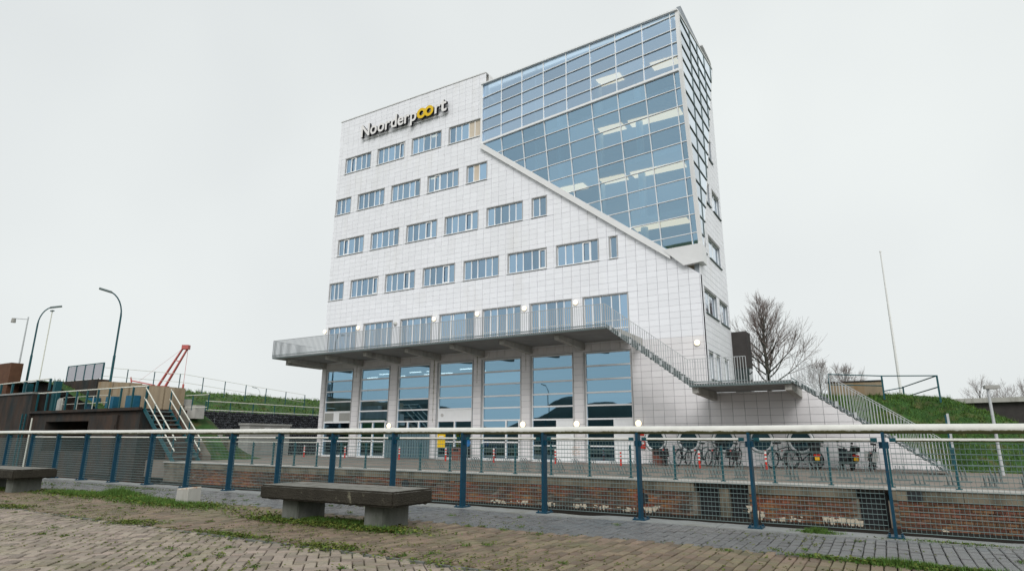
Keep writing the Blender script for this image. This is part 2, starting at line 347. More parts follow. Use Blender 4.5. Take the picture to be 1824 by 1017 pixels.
balc = (6.72, 9.28, [(.29,3.1),(3.9,6.6),(7.4,10.1),(10.85,13.6),(14.3,17.1),(17.85,20.6),(21.4,24.12)])
grnd = (ZF, 6.03, [(.43,3.11),(3.9,6.6),(7.41,10.12),(10.87,13.58),(14.35,17.12),(17.87,20.61),(21.37,24.16)])
holes = [(a, b, z0, z1) for z0, z1, L_ in rows+[balc, grnd] for a, b in L_]
def zdiag(x): return 21.1-.774*(x-14.05)       # where the glass leaves the front wall
PORT = [25.35, 27.10, 28.85, 30.60, 32.36]
def ztop(x):
    if x < 14.05: return ZT
    if x <= XR: return zdiag(x)
    if x < 33.0: return 3.5
    return 3.5-.715*(x-33.0)
def clip(poly, a, b, c):      # keep a*x+b*z+c >= 0
    out = []
    for i in range(len(poly)):
        p, q = poly[i], poly[(i+1) % len(poly)]
        dp, dq = a*p[0]+b*p[1]+c, a*q[0]+b*q[1]+c
        if dp >= 0: out.append(p)
        if (dp >= 0) != (dq >= 0):
            t = dp/(dp-dq); out.append((p[0]+(q[0]-p[0])*t, p[1]+(q[1]-p[1])*t))
    return out
def region_clip(poly):
    xm = sum(p[0] for p in poly)/len(poly)
    if xm < 14.05: return poly
    if xm < XR: return clip(poly, -.774, -1, 21.1-.25+.774*14.05)
    if xm < 33.0: return clip(poly, 0, -1, 3.5)
    return clip(poly, -.715, -1, 3.5+.715*33.0)
def cut_rects(x0, x1, z0, z1, hs_):
    out = [(x0, x1, z0, z1)]
    for hx0, hx1, hz0, hz1 in hs_:
        nw = []
        for a, b, c, d in out:
            if hx1 <= a or hx0 >= b or hz1 <= c or hz0 >= d: nw.append((a, b, c, d)); continue
            if hz0 > c: nw.append((a, b, c, hz0))
            if hz1 < d: nw.append((a, b, hz1, d))
            c2, d2 = max(c, hz0), min(d, hz1)
            if hx0 > a: nw.append((a, hx0, c2, d2))
            if hx1 < b: nw.append((hx1, b, c2, d2))
        out = nw
    return out
# wall core with real openings
mb = MB()
xs = sorted(set([XL, 14.05, XR, 33.0, 37.9] + [h[0] for h in holes]+[h[1] for h in holes]))
for i in range(len(xs)-1):
    a, b = xs[i], xs[i+1]; hs_ = [h for h in holes if h[0] <= a+1e-6 and h[1] >= b-1e-6]
    zc = ZF; segs = []
    for h in sorted(hs_, key=lambda h: h[2]):
        if h[2] > zc+.01: segs.append((zc, h[2]))
        zc = h[3]
    segs.append((zc, 99))
    for c, d in segs:
        ta, tb = min(d, ztop(a+1e-4)-(.25 if 14.05 <= a < XR else 0)), min(d, ztop(b-1e-4)-(.25 if 14.05 <= a < XR else 0))
        if d < 99 and a >= 14.05:  # below slope entirely
            ta = tb = d
        if max(ta, tb) <= c: continue
        poly = [(a, .045, c), (b, .045, c), (b, .045, max(tb, c)), (a, .045, max(ta, c))]
        mb.prism(poly, (0, .25, 0))
P(mb.build('wall', m_joint))
# cladding panels: about 0.58 x 0.347 m with open joints
PW, PH, GAP, PX0, PZ0 = .582, .347, .017, 24.15, 12.76
pans = []
i0 = int(math.floor((XL-PX0)/PW)); i1 = int(math.ceil((37.8-PX0)/PW)); j0 = int(math.floor((ZF-PZ0)/PH)); j1 = int(math.ceil((ZT-PZ0)/PH))
ports = [(x-.40, x+.40, .74, 1.54) for x in PORT]
for i in range(i0, i1):
    for j in range(j0, j1):
        a, b = max(XL, PX0+i*PW), min(37.8, PX0+(i+1)*PW); c, d = max(ZF+.02, PZ0+j*PH), min(ZT, PZ0+(j+1)*PH)
        if b-a < .06 or d-c < .05: continue
        for lo, hi in ((a, min(b, XR)), (max(a, XR), b)):
            if hi-lo < .05: continue
            for (e, f, g, h) in cut_rects(lo, hi, c, d, [(h_[0]-.06, h_[1]+.06, h_[2]-.07, h_[3]+.05) for h_ in holes]):
                if f-e < .05 or h-g < .04: continue
                gz = .009 if g > 6.3 else .013; poly = [(e+GAP/2, g+gz/2), (f-GAP/2, g+gz/2), (f-GAP/2, h-gz/2), (e+GAP/2, h-gz/2)]
                poly = region_clip(poly)
                if len(poly) < 3: continue
                pans.append(poly)
def pdist(p):
    x = sum(q[0] for q in p)/len(p); z = sum(q[1] for q in p)/len(p)
    ar = abs(sum(p[k][0]*p[(k+1) % len(p)][1]-p[(k+1) % len(p)][0]*p[k][1] for k in range(len(p))))/2
    return ((x-35.9)**2+32.7**2+(z-1.1)**2)/max(ar, .02)
pans.sort(key=pdist)
full_cache = {}
fieldu, fieldl = MB(), MB()
for n, p in enumerate(pans):
    zc = sum(q[1] for q in p)/len(p)
    if n < 300:
        cx, cz = p[0]; key = tuple((round(q[0]-cx, 3), round(q[1]-cz, 3)) for q in p)+(zc < 6.4,)
        if key not in full_cache:
            q = MB().prism([(k[0], 0, k[1]) for k in key[:-1]], (0, .04, 0))
            me = q.mesh('panel'); me.materials.append(m_panel_low if zc < 6.4 else m_panel)
            bm = bmesh.new(); bm.from_mesh(me); bmesh.ops.recalc_face_normals(bm, faces=bm.faces); bm.to_mesh(me); bm.free(); full_cache[key] = me
        o = link('panel', full_cache[key], bld); o.location = (cx, random.uniform(-.003, .003), cz-ZF)
    else:
        yo = random.uniform(-.003, .003)
        (fieldl if zc < 6.4 else fieldu).prism([(k[0], yo, k[1]) for k in p], (0, .04, 0))
tag(P(fieldu.build('panel_field', m_panel)), kind='stuff')
tag(P(fieldl.build('lower_panel_field', m_panel_low)), kind='stuff')
# side wall (X = XR) with rounded rear corner
def side_pt(s, off=0.):       # s: arc length from the front corner
    LS = 6.6
    if s <= LS: return Vector((XR+off, s, 0)), Vector((1, 0, 0))
    a = min((s-LS)/RC, math.pi/2); n = Vector((math.cos(a), math.sin(a), 0))
    return Vector((XR-RC, LS, 0))+n*(RC+off), n
SLEN = 6.6+RC*math.pi/2
swin = []
for (z0, z1, L_) in [(7.87, 9.28, [(.7,3.65),(4.3,7.3)]), (11.42, 12.80, [(-.9,1.85),(2.6,5.6),(6.3,9.3)]), (14.93, 16.38, [(1.4,3.9),(4.55,7.55),(8.2,11)]), (18.4, 19.9, [(3.0,5.4),(6.3,9.3)]), (21.9, 23.4, [(6.6,8.4),(9.1,11)]), (4.3, 5.75, [(.75,1.75),(2.45,3.35),(4.55,5.4),(6.2,7.0)])]:
    for a, b in L_:
        if a < .2: a = .2
        if a > 6.5: continue
        b = min(b, 6.55)
        # keep clear of the glazed corner that lies over the side wall
        ybk = .36+.435*(z1-11.5)
        if z0 > 11 and a < ybk+.12: a = ybk+.12
        if b-a > .35: swin.append((a, b, z0, z1))
mb = MB(); ns = 44
cuts = sorted(set([.06]+[SLEN*i/ns for i in range(1, ns+1)]+[w_[0] for w_ in swin]+[min(w_[1], SLEN) for w_ in swin]))
for i in range(len(cuts)-1):
    a, b = cuts[i], cuts[i+1]; pa, na = side_pt(a); pb, nb = side_pt(b)
    hs_ = sorted([h for h in swin if h[0] <= a+1e-6 and h[1] >= b-1e-6], key=lambda h: h[2])
    zc = 3.0; segs = []
    for h in hs_: segs.append((zc, h[2])); zc = h[3]
    segs.append((zc, ZT))
    for c, d in segs:
        q = [pa-na*.045, pb-nb*.045, pb-nb*.3, pa-na*.3]
        mb.prism([(v.x, v.y, c) for v in q], (0, 0, d-c))
P(mb.build('side_wall', m_joint))
mb = MB(); n_ = int(SLEN/PW)
for i in range(n_):
    for j in range(int((3.4-PZ0)/PH)-1, j1):
        for (e, f, g, h) in cut_rects(.02+i*PW, .02+(i+1)*PW, max(3.4, PZ0+j*PH), min(ZT, PZ0+(j+1)*PH), [(w_[0]-.04, w_[1]+.04, w_[2]-.06, w_[3]+.04) for w_ in swin]):
            if f-e < .05 or h-g < .04: continue
            if g > 11.3 and f < .36+.435*(h-11.5): continue
            pa, na = side_pt(e+GAP/2); pb, nb = side_pt(f-GAP/2)
            q = [pa, pb, pb-nb*.04, pa-na*.04]
            mb.prism([(v.x, v.y, g+GAP/2) for v in q], (0, 0, h-g-GAP))
tag(P(mb.build('side_panel_field', m_panel)), kind='stuff')
for (a, b, z0, z1) in swin:
    pa, na = side_pt(a, -.16); pb, nb = side_pt(b, -.16)
    f = MB(); d = (pb-pa); n_ = (na+nb).normalized(); zu = Vector((0, 0, 1))
    def sbar(p, q): f.bar(p, q, .09, .05, 0, n_)
    A, B, Cc, D = pa+zu*(z0+.03), pb+zu*(z0+.03), pb+zu*(z1-.03), pa+zu*(z1-.03)
    for p, q in ((A, B), (B, Cc), (Cc, D), (D, A)): sbar(p, q)
    k = 2 if b-a > 1.5 else 1
    for t in range(1, k): sbar(A+(B-A)*t/k, D+(Cc-D)*t/k)
    wo_ = P(f.build('window', m_frame))
    wo_sub = MB().add([A+n_*.0, B+n_*.0, Cc, D], [(0, 1, 2, 3)]).build('pane', m_glasss, fix=False); wo_sub.parent = wo_
    s_ = MB().obox((pa+pb)/2+n_*.15+zu*(z0-.03), d/2*1.02, n_*.09, zu*.022).build('sill', m_galvd); s_.parent = wo_
    lv = MB().obox((pa+pb)/2+n_*.06+zu*(z1-.02), d/2, n_*.08, zu*.02).build('lintel', m_reveal); lv.parent = wo_
    cu = MB(); 
    for t in range(14):
        e0, e1 = pa+d*(t/14)-n_*(.12+.04*(t % 2)), pa+d*((t+1)/14)-n_*(.12+.04*((t+1) % 2))
        cu.add([e0+zu*z0, e1+zu*z0, e1+zu*z1, e0+zu*z1], [(0, 1, 2, 3)])
    co = cu.build('curtain', m_curtain, fix=False); co.parent = wo_
# left wall, back, roof, floors
mb = MB(); mb.box(XL, XL+.25, .3, YB, ZF, ZT); P(mb.build('end_wall', m_panel))
mb = MB(); mb.box(XL, XR-RC, YB-.25, YB, ZF, ZT); P(mb.build('rear_wall', m_panel))
mb = MB(); mb.box(XL+.25, 14.2, .32, YB-.3, ZT-.5, ZT-.1); mb.prism([(14.25, .45, 25.55), (XR-.1, -1.6, 24.62), (XR-.1, 6.5, 25.7), (14.25, 6.5, 25.9)], (0, 0, .10)); mb.box(14.2, XR-RC, 6.6, YB-.3, ZT-.5, ZT-.1)
P(mb.build('roof', m_conc))
mb = MB(); mb.box(XL-.03, 14.28, -.05, .34, ZT-.02, ZT+.05); mb.box(14.02, 14.28, .34, YB, ZT-.02, ZT+.05); mb.box(14.28, 14.30, .3, YB, 24.8, ZT)
pp = [side_pt(4.6+(SLEN-4.6)*i/20) for i in range(21)]
for i in range(20):
    a, b = pp[i][0], pp[i+1][0]; mb.obox(((a+b)/2).to_tuple()[:2]+(ZT+.015,), (b-a)/2*1.03, pp[i][1]*.14, (0, 0, .04))
P(mb.build('roof_edge', m_trim))
mb = MB()
for z in (3.45, 6.45, 9.9, 13.38, 16.85, 20.3, 23.8):
    mb.box(XL+.3, XR-.35, .35, 6.5, z, z+.28); mb.box(XL+.3, XR-RC, 6.5, YB-.3, z, z+.28)
for z in (13.38, 16.85, 20.3, 23.8):
    xa_ = (14.05+(21.1-z)/.774+.5) if z < 21 else 14.4
    g_ = lambda x: ((-.02-(x-14.05)*math.tan(R(7.42)))+((21.1-z)*.168 if z < 21 else 0))+.30
    if g_(xa_) < .34: mb.prism([(xa_, min(g_(xa_), .33), z), (28.1, g_(28.1), z), (28.1, .349, z), (xa_, .349, z)], (0, 0, .28))
P(mb.build('floor_slab', m_floor))
mb = MB(); mb.box(XL+.3, 24.0, 4.6, 4.75, ZF, ZT-.6); mb.box(24.0, 27.9, 6.3, 6.45, ZF, 24.5)
for x in (3.5, 10.5, 18.0): mb.box(x, x+.12, .4, 4.6, 6.8, ZT-.6)
P(mb.build('partition_wall', m_inwall))
# ceiling lamps seen through the glass
for z in (5.95,):
    for x in (2.6, 5.3, 8.1, 9.6, 12.4):
        for y in (1.0, 2.6):
            P(MB().box(x-.5, x+.5, y-.05, y+.05, z-.30, z-.26).build('ceiling_lamp', m_lamps))
for z in (9.9, 13.38, 16.85, 20.3, 23.8):
    for x in ([6.2, 9.3, 13.0, 16.5, 20.5] if z < 20 else [8.2])+([23.2, 25.2, 26.8] if z > 11 else []):
        if random.random() < (.62 if x < 22 else .95) and z > 0 and not (x > 14 and x < 22 and z > 20):
            P(MB().box(x-.8, x+.8, .6, 1.5, z-.06, z-.02).build('ceiling_lamp', m_lampw))
# ---- strip windows in the front
def front_window(a, b, z0, z1, kinds, sill=True, yg=.13):
    f = MB(); fr = .05
    f.box(a, b, yg-.05, yg+.05, z0, z0+fr); f.box(a, b, yg-.05, yg+.05, z1-fr, z1)
    f.box(a, a+fr, yg-.05, yg+.05, z0+fr, z1-fr); f.box(b-fr, b, yg-.05, yg+.05, z0+fr, z1-fr)
    tot = sum(k[0] for k in kinds); x = a+fr; W_ = b-a-2*fr; cells = []
    for n, (wt, kd) in enumerate(kinds):
        x2 = x+W_*wt/tot
        if n < len(kinds)-1: f.box(x2-.03, x2+.03, yg-.055, yg+.045, z0+fr, z1-fr)
        cells.append((x+(.03 if n else 0), x2-(.03 if n < len(kinds)-1 else 0), kd)); x = x2
    wo_ = P(f.build('window', m_frame))
    for e, g, kd in cells:
        t = random.uniform(-.006, .006); t2 = random.uniform(-.004, .004)
        p = MB().add([(e, yg+t+t2, z0+fr), (g, yg-t+t2, z0+fr), (g, yg-t-t2, z1-fr), (e, yg+t-t2, z1-fr)], [(0, 1, 2, 3)]).build('pane', m_glass, fix=False); p.parent = wo_
        if kd == 'o':      # opening light with a second inner frame
            q = MB(); q.box(e, g, yg-.07, yg-.052, z0+fr, z0+fr+.06); q.box(e, g, yg-.07, yg-.052, z1-fr-.06, z1-fr); q.box(e, e+.05, yg-.07, yg-.052, z0+fr+.06, z1-fr-.06); q.box(g-.05, g, yg-.07, yg-.052, z0+fr+.06, z1-fr-.06)
            q.build('casement', m_frame).parent = wo_
        if kd in 'bc':
            q = MB(); 
            if kd == 'b': q.box(e, g, yg-.016, yg-.012, z0+fr, z1-fr)
            else:
                for s_ in range(5):
                    ea, eb = e+(g-e)*s_/5, e+(g-e)*(s_+1)/5
                    q.add([(ea, yg+.10+.03*(s_ % 2), z0+fr), (eb, yg+.10+.03*((s_+1) % 2), z0+fr), (eb, yg+.10+.03*((s_+1) % 2), z1-fr), (ea, yg+.10+.03*(s_ % 2), z1-fr)], [(0, 1, 2, 3)])
            q.build('blind', m_blind if kd == 'b' else m_curtain, fix=False).parent = wo_
    rv = MB(); rv.box(a-.03, b+.03, -.012, .30, z1, z1+.03); rv.box(a-.03, a, .0, .30, z0, z1); rv.box(b, b+.03, .0, .30, z0, z1)
    rv.build('reveal', m_reveal).parent = wo_
    if sill: MB().box(a-.08, b+.08, -.07, .14, z0-.045, z0-.003).build('sill', m_frame).parent = wo_
    return wo_
pat = [(1, 'p'), (1, 'p'), (1.25, 'p'), (1, 'p'), (.9, 'p')]
for ri, (z0, z1, L_) in enumerate(rows):
    for wi, (a, b) in enumerate(L_):
        wd = b-a; k = [list(q) for q in (pat if wd > 2.2 else (pat[:3] if wd > 1.4 else (pat[:2] if wd > .8 else pat[:1])))]
        for q in k:
            r_ = random.random(); q[1] = 'c' if r_ < .28 else 'p'
        if ri == 0 and wi == 3: k[3][1] = k[4][1] = 'b'
        if ri == 1 and wi == 4: k[1][1] = 'b'
        if random.random() < .5 and len(k) > 3: k[random.choice((1, 3, 4))][1] = 'o'
        front_window(a, b, z0, z1, k)
for wi, (a, b) in enumerate(balc[2]):
    k = [[1, 'p'], [1, 'p'], [1.35, 'p'], [1, 'p'], [.9, 'p']]
    for q in k:
        if random.random() < .3: q[1] = 'c'
    if wi == 3: k = [[1.1, 'p'], [.25, 'p'], [1.3, 'p'], [.9, 'p']]
    wo_ = front_window(a, b, balc[0], balc[1], k, False)
    tr = MB(); tr.box(a+.05, b-.05, .06, .20, 7.28, 7.34); tr.build('transom', m_frame).parent = wo_
# dotted safety band on the balcony glazing (white dots, part of the glass)
    dt = MB()
    if wi > 2:
        nn = 34
        for s_ in range(nn):
            e = a+.1+(b-a-.2)*s_/nn; dt.box(e, e+.045, .066, .070, 7.75, 7.80)
        dt.build('safety_dots', m_white).parent = wo_
# ---- tall ground floor bays
zl = [6.03, 5.255, 4.49, 3.755, 3.04, 2.29]
for wi, (a, b) in enumerate(grnd[2]):
    f = MB(); yg = .14
    f.box(a, a+.06, .07, .21, ZF, 6.03); f.box(b-.06, b, .07, .21, ZF, 6.03); f.box(a, b, .065, .215, 5.97, 6.03)
    for z in zl[1:]: f.box(a+.06, b-.06, .075, .205, z-.045, z+.045)
    f.box(a+.06, b-.06, .075, .205, ZF, ZF+.12)
    wo_ = P(f.build('window', m_frame))
    cells = [(a+.06, b-.06, zl[i+1]+.045, zl[i]-.045 if i else 5.97) for i in range(5)]
    low = ZF+.12; top = 2.245
    solid = []
    if wi == 0:
        cells = cells[:4]; solid = [('panel', a+.06, b-.06, 2.335, 2.995)]; cells.append((a+.06, b-.06, low, top))
    elif wi == 3:
        cells = cells[:4]; solid = [('panel', a+.06, b-.06, 2.335, 2.995)]; cells += [(a+.06, b-.06, low, top)]
    elif wi in (1, 2, 4): cells += [(a+.06, b-.06, low, top)]
    if wi in (5, 6):
        xm = a+(b-a)*.60; cells.append((a+.06, xm-.04, low, top)); solid = [('door', xm+.05, b-.06, low, top)]
    for (e, g, c, d) in cells:
        t = random.uniform(-.004, .004); t2 = random.uniform(-.004, .004)
        MB().add([(e, yg+t+t2, c), (g, yg-t+t2, c), (g, yg-t-t2, d), (e, yg+t-t2, d)], [(0, 1, 2, 3)]).build('pane', m_glassg, fix=False).parent = wo_
    for nm, e, g, c, d in solid:
        q = MB(); q.box(e, g, .10, .17, c, d)
        if nm == 'door': q.box(e+.15, g-.15, .085, .10, c+1.35, d-.18); q.box(e+.15, g-.15, .085, .10, c+.15, c+1.2); q.box(e+.06, e+.09, .04, .10, c+.95, c+1.2)
        q.build(nm if nm == 'door' else 'infill_panel', m_frame).parent = wo_
    if wi == 0:
        q = MB(); q.box(a+.06, a+.95, .088, .10, 2.38, 2.95); q.box(b-1.15, b-.08, .088, .10, 2.38, 2.95); q.build('louvre', m_gbox).parent = wo_
    if wi == 3:
        q = MB(); q.tube([(a+.35, .1, 2.66), (a+.35, .07, 2.66)], .11, 16); q.build('vent', m_reveal).parent = wo_
    if wi in (0, 1, 2, 3, 4):   # doors and lower mullions
        q = MB(); nd_ = {0: (.0,), 1: (.08, .5, .92), 2: (.35, .7), 3: (.5,), 4: (.62, .95)}[wi]
        for t in nd_:
            x = a+(b-a)*t
            if t > 0: q.box(x-.045, x+.045, .068, .212, low, top)
        q.box(a+.06, b-.06, .068, .212, .95, 1.03)
        if wi == 1: q.box(a+.2, b-.2, -.02, .06, 2.28, 2.40)
        q.build('door_frame', m_frame).parent = wo_
    else:
        q = MB(); q.box(a+.06, xm-.04, .068, .212, .78, .86); q.box(xm-.04, xm+.05, .068, .212, low, top); q.build('door_frame', m_frame).parent = wo_
    rv = MB(); rv.box(a-.03, b+.03, -.01, .30, 6.03, 6.06); rv.box(a-.03, a, 0, .30, ZF, 6.03); rv.box(b, b+.03, 0, .30, ZF, 6.03); rv.build('reveal', m_reveal).parent = wo_
# ---- portholes
def disc(cx, cz, y, r, n=28): return [(cx+math.cos(2*math.pi*k/n)*r, y, cz+math.sin(2*math.pi*k/n)*r) for k in range(n)]
for x in PORT:
    f = MB(); n = 28; A, B, C2, D = disc(x, 1.14, -.06, .56), disc(x, 1.14, -.06, .46), disc(x, 1.14, .02, .58), disc(x, 1.14, .0, .45)
    vs_ = A+B+C2+D; fs = []
    for k in range(n):
        j = (k+1) % n; fs += [(k, j, n+j, n+k), (k, 2*n+k, 2*n+j, j), (n+k, n+j, 3*n+j, 3*n+k)]
    f.add(vs_, fs, 0, True); wo_ = P(f.build('porthole', m_frame)); MB().tube([(x, -.008, 1.14), (x, .01, 1.14)], .615, 28).build('shadow_ring', m_galvd).parent = wo_  # dark disc added as the shadow outlining the porthole ring
    MB().add(disc(x, 1.14, -.02, .462), [tuple(range(n))]).build('pane', m_glassg, fix=False).parent = wo_
    MB().add(disc(x, 1.14, -.012, .463), [tuple(range(n))]).build('porthole_back', m_dblk, fix=False).parent = wo_
# ---- glazed corner: lower leaning part, upper upright part, side part
TA = math.tan(R(7.42)); BL = .168
def yup(x): return -.02-(x-14.05)*TA
def ylow(x, z): return yup(x)+(21.1-z)*BL
XC, XE = 28.36, 28.52
rz_ = [21.15+.868*k for k in range(5)]
def zroof(x): return 25.70-(x-14.05)*(25.70-24.86)/(XC-14.05)
lz = [21.1-1.005*k for k in range(1, 10)]
xs = [14.06]+[15.75+1.757*k for k in range(8)]+[XC]
gc = P(MB().box(14.2, 14.3, .3, .35, 21.2, 25).build('glazed_corner', m_trim))
def gpane(pts, gm=None):
    pts = [Vector(p) for p in pts]
    o_ = MB().add(pts, [tuple(range(len(pts)))]).build('pane', gm or m_glassc, fix=False); o_.parent = gc
mul = MB()
zz = rz_+[None]
for i in range(len(xs)-1):
    a, b = xs[i], xs[i+1]
    for k in range(5):
        z0 = rz_[k]; 
        za = min(rz_[k+1], zroof(a)) if k < 4 else zroof(a); zb = min(rz_[k+1], zroof(b)) if k < 4 else zroof(b)
        if max(za, zb)-z0 < .03: continue
        t = random.uniform(-.006, .006)
        gpane([(a, yup(a)+t, z0), (b, yup(b)-t, z0), (b, yup(b)-t, max(zb, z0)), (a, yup(a)+t, max(za, z0))], m_glassu)
for x in xs[1:-1]:
    mul.bar((x, yup(x)-.03, 21.1), (x, yup(x)-.03, zroof(x)), .045, .10, 0, (0, 1, 0))
for z in rz_[1:]:
    xe = XC
    mul.bar((14.1, yup(14.1)-.03, z), (xe, yup(xe)-.03, z), .10, .038)
mul.bar((14.05, yup(14.05)-.06, 21.1), (XC, yup(XC)-.06, 21.1), .16, .14)
mul.bar((13.95, yup(13.95)-.05, 25.72), (XE, yup(XE)-.05, zroof(XE)+.03), .26, .09)
mul.bar((14.0, -.04, 21.0), (14.0, -.04, 25.7), .13, .18, 0, (0, 1, 0))
# lower leaning glass, cut by the diagonal
def xd(z): return 14.05+(21.1-z)/.774            # front wall line at height z
ZBOT = 11.42
for k in range(len(lz)+1):
    z1 = 21.06 if k == 0 else lz[k-1]; z0 = lz[k] if k < len(lz) else ZBOT
    if z0 < ZBOT: z0 = ZBOT
    if z1-z0 < .02: continue
    for i in range(len(xs)-1):
        a, b = xs[i], xs[i+1]
        poly = clip([(a, z0), (b, z0), (b, z1), (a, z1)], .774, 1, -21.1-.774*14.05)
        if len(poly) < 3: continue
        t = random.uniform(-.006, .006); xm_ = (a+b)/2
        gpane([(x, ylow(x, z)+t*(x-xm_), z) for x, z in poly])
for x in xs[1:-1]:
    zb = max(zdiag(x), ZBOT); mul.bar((x, ylow(x, 21.05)-.03, 21.05), (x, ylow(x, zb)-.03, zb), .045, .10, 0, (0, 1, 0))
for z in lz:
    if z > ZBOT+.05: mul.bar((xd(z), ylow(xd(z), z)-.03, z), (XC, ylow(XC, z)-.03, z), .10, .038)
mo = mul.build('mullion_grid', m_frame); mo.parent = gc
# diagonal white band, end wedge, corner column
tb = MB()
za_, zb_ = 21.12, zdiag(26.6)
tb.prism([(14.0, -.20, 21.15), (26.75, -.20, zdiag(26.75)+.02), (26.75, -.20, zdiag(26.75)-.42), (14.0, -.20, 20.72)], (0, .26, 0))
xw = xd(ZBOT)
tb.prism([(xw-.15, ylow(xw, ZBOT)-.06, ZBOT), (XE, ylow(XE, ZBOT)-.06, ZBOT), (XE, ylow(XE, ZBOT)-.02, 10.30), (xd(10.45)-.15, -.22, 10.30)], (0, .0, -.0))
wd = [(xw-.2, -.22, ZBOT), (XE+.02, -.42, ZBOT), (XE+.02, -.34, 10.42), (XE-1.05, -.26, 10.36)]
bk = [(p[0], .1, p[2]) for p in wd]
tb.v = tb.v[:-8]; tb.f = tb.f[:-6]; tb.m = tb.m[:-6]; tb.sm = tb.sm[:-6]
tb.add(wd+bk, [(0, 3, 2, 1), (4, 5, 6, 7), (0, 1, 5, 4), (1, 2, 6, 5), (2, 3, 7, 6), (3, 0, 4, 7)])
tb.box(XR+.003, XE+.02, .1, .62, 10.42, ZBOT)
for z0, z1 in ((ZBOT, 21.1), (21.1, zroof(XE))):
    f0, f1 = (ylow(XE, z0), ylow(XE, z1)) if z1 <= 21.1 else (yup(XE), yup(XE))
    tb.prism([(XC, f0-.05, z0), (XE+.02, f0-.05, z0), (XE+.02, f0+.28, z0), (XC, f0+.28, z0)], (0, f1-f0, z1-z0))
to = tb.build('edge_trim', m_trim); to.parent = gc
def yback(z): return .36+.437*(z-11.5)
def zroofs(y): return zroof(XE)+(y-yup(XE))*(25.99-zroof(XE))/(6.7-yup(XE))
def yfr(z): return (ylow(XE, z) if z < 21.1 else yup(XE))+.28
sm_ = MB()
zs = [ZBOT]+sorted([z for z in lz if z > ZBOT+.2])+[21.1]+rz_[1:]+[26.3]
ys = [-1.35+1.0*0]+[.60, 2.42, 4.25, 6.1, 7.2]
for k in range(len(zs)-1):
    z0, z1 = zs[k], zs[k+1]
    for i in range(len(ys)-1):
        poly = [(ys[i] if i else -3, z0), (ys[i+1], z0), (ys[i+1], z1), (ys[i] if i else -3, z1)]
        poly = clip(poly, -1, .437, .36-.437*11.5)                     # in front of the back edge
        if len(poly) < 3: continue
        if z1 <= 21.11: poly = clip(poly, 1, BL, -(yup(XE)+.28+21.1*BL))
        else: poly = clip(poly, 1, 0, -(yup(XE)+.28))
        if len(poly) < 3: continue
        s_ = (25.99-zroof(XE))/(6.7-yup(XE)); poly = clip(poly, s_, -1, zroof(XE)-yup(XE)*s_)
        if len(poly) < 3: continue
        o_ = MB().add([(XE-.02, y, z) for y, z in poly], [tuple(range(len(poly)))]).build('pane', m_glasss, fix=False); o_.parent = gc
    if k: 
        ye = min(yback(z0), 6.6)
        if ye > yfr(z0): sm_.bar((XE, yfr(z0), z0), (XE, ye, z0), .05, .045)
for y in ys[1:-1]:
    zb = 11.5+(y-.36)/.437
    zb = max(zb, ZBOT)
    if zroofs(y) > zb: sm_.bar((XE, y, zb), (XE, y, zroofs(y)), .05, .03, 0, (1, 0, 0))
sm_.build('side_mullion_grid', m_galvd).parent = gc
st = MB(); st.bar((XE-.05, .36, 11.45), (XE-.05, yback(25.95), 25.95), .12, .10, 0, (1, 0, 0)); st.bar((XE-.08, yup(XE)-.1, zroof(XE)+.02), (XE-.08, 6.7, 26.0), .2, .08)
st.build('side_edge_trim', m_trim).parent = gc
# round interior columns behind the glass corner
for x, y in ((25.0, 1.0), (19.4, 1.4), (22.3, 1.2)):
    top_ = 24.4; bot = max(zdiag(x)-.5, 10); P(MB().tube([(x, y, bot), (x, y, top_)], .22, 14).build('column', m_column))
# ---- wall lamps
def wall_lamp(x, y, z, lit, nrm=(0, -1, 0), r=.145):
    n = Vector(nrm); c = Vector((x, y, z))
    f = MB(); f.tube([c, c+n*.06], r*1.08, 16); o_ = P(f.build('wall_lamp', m_reveal))
    g = MB(); g.tube([c+n*.06, c+n*.11, c+n*.15, c+n*.165], [r, r*.93, r*.6, .02], 16); g.build('lamp_globe', m_lampg if lit else m_lampo).parent = o_
for x in (-.03, 3.41, 10.39, 13.91, 17.43, 20.92): wall_lamp(x, .0, 9.04, True)
wall_lamp(6.96, 0, 9.04, False)
for x in (6.86, 17.32, 20.83, 24.47): wall_lamp(x, 0, 2.02, True, r=.17)
wall_lamp(27.87, 0, 6.12, True)
# ---- the name in built-up letters
def letter(ch, x, zb, size, fm, parent, boldness=.03):
    cu = bpy.data.curves.new('letter', 'FONT'); cu.body = ch; cu.size = size; cu.extrude = .11; cu.offset = boldness
    to_ = bpy.data.objects.new('tmp', cu); COL.objects.link(to_)
    dg = bpy.context.evaluated_depsgraph_get(); me = bpy.data.meshes.new_from_object(to_.evaluated_get(dg))
    bpy.data.objects.remove(to_)
    me.materials.clear(); me.materials.append(fm); me.materials.append(m_ltrside)
    for p in me.polygons: p.material_index = 0 if p.normal.z > .9 else 1
    wmin = min(v.co.x for v in me.vertices); wmax = max(v.co.x for v in me.vertices)
    for v in me.vertices: v.co.x -= wmin
    o_ = link('letter', me, parent); o_.rotation_euler = (R(90), 0, 0); o_.location = (x, 0, zb)
    return wmax-wmin
sg = thing('name_sign', 'raised white lettering with two yellow linked letters on the upper facade', 'sign', (2.62, -.25, 24.43))
SZ = 1.46; lets = []; x = 0
for ch in 'Noorderp':
    n0 = len(sg.children); w_ = letter(ch, 0, 0, SZ, m_ltrface, sg); o_ = [c for c in sg.children if c not in [q[0] for q in lets]][0]
    lets.append((o_, x)); x += w_+.085
fx = 5.72/x
for o_, xx in lets: o_.location.x = xx*fx; o_.scale = (fx, 1, 1)
x0_ = 5.70
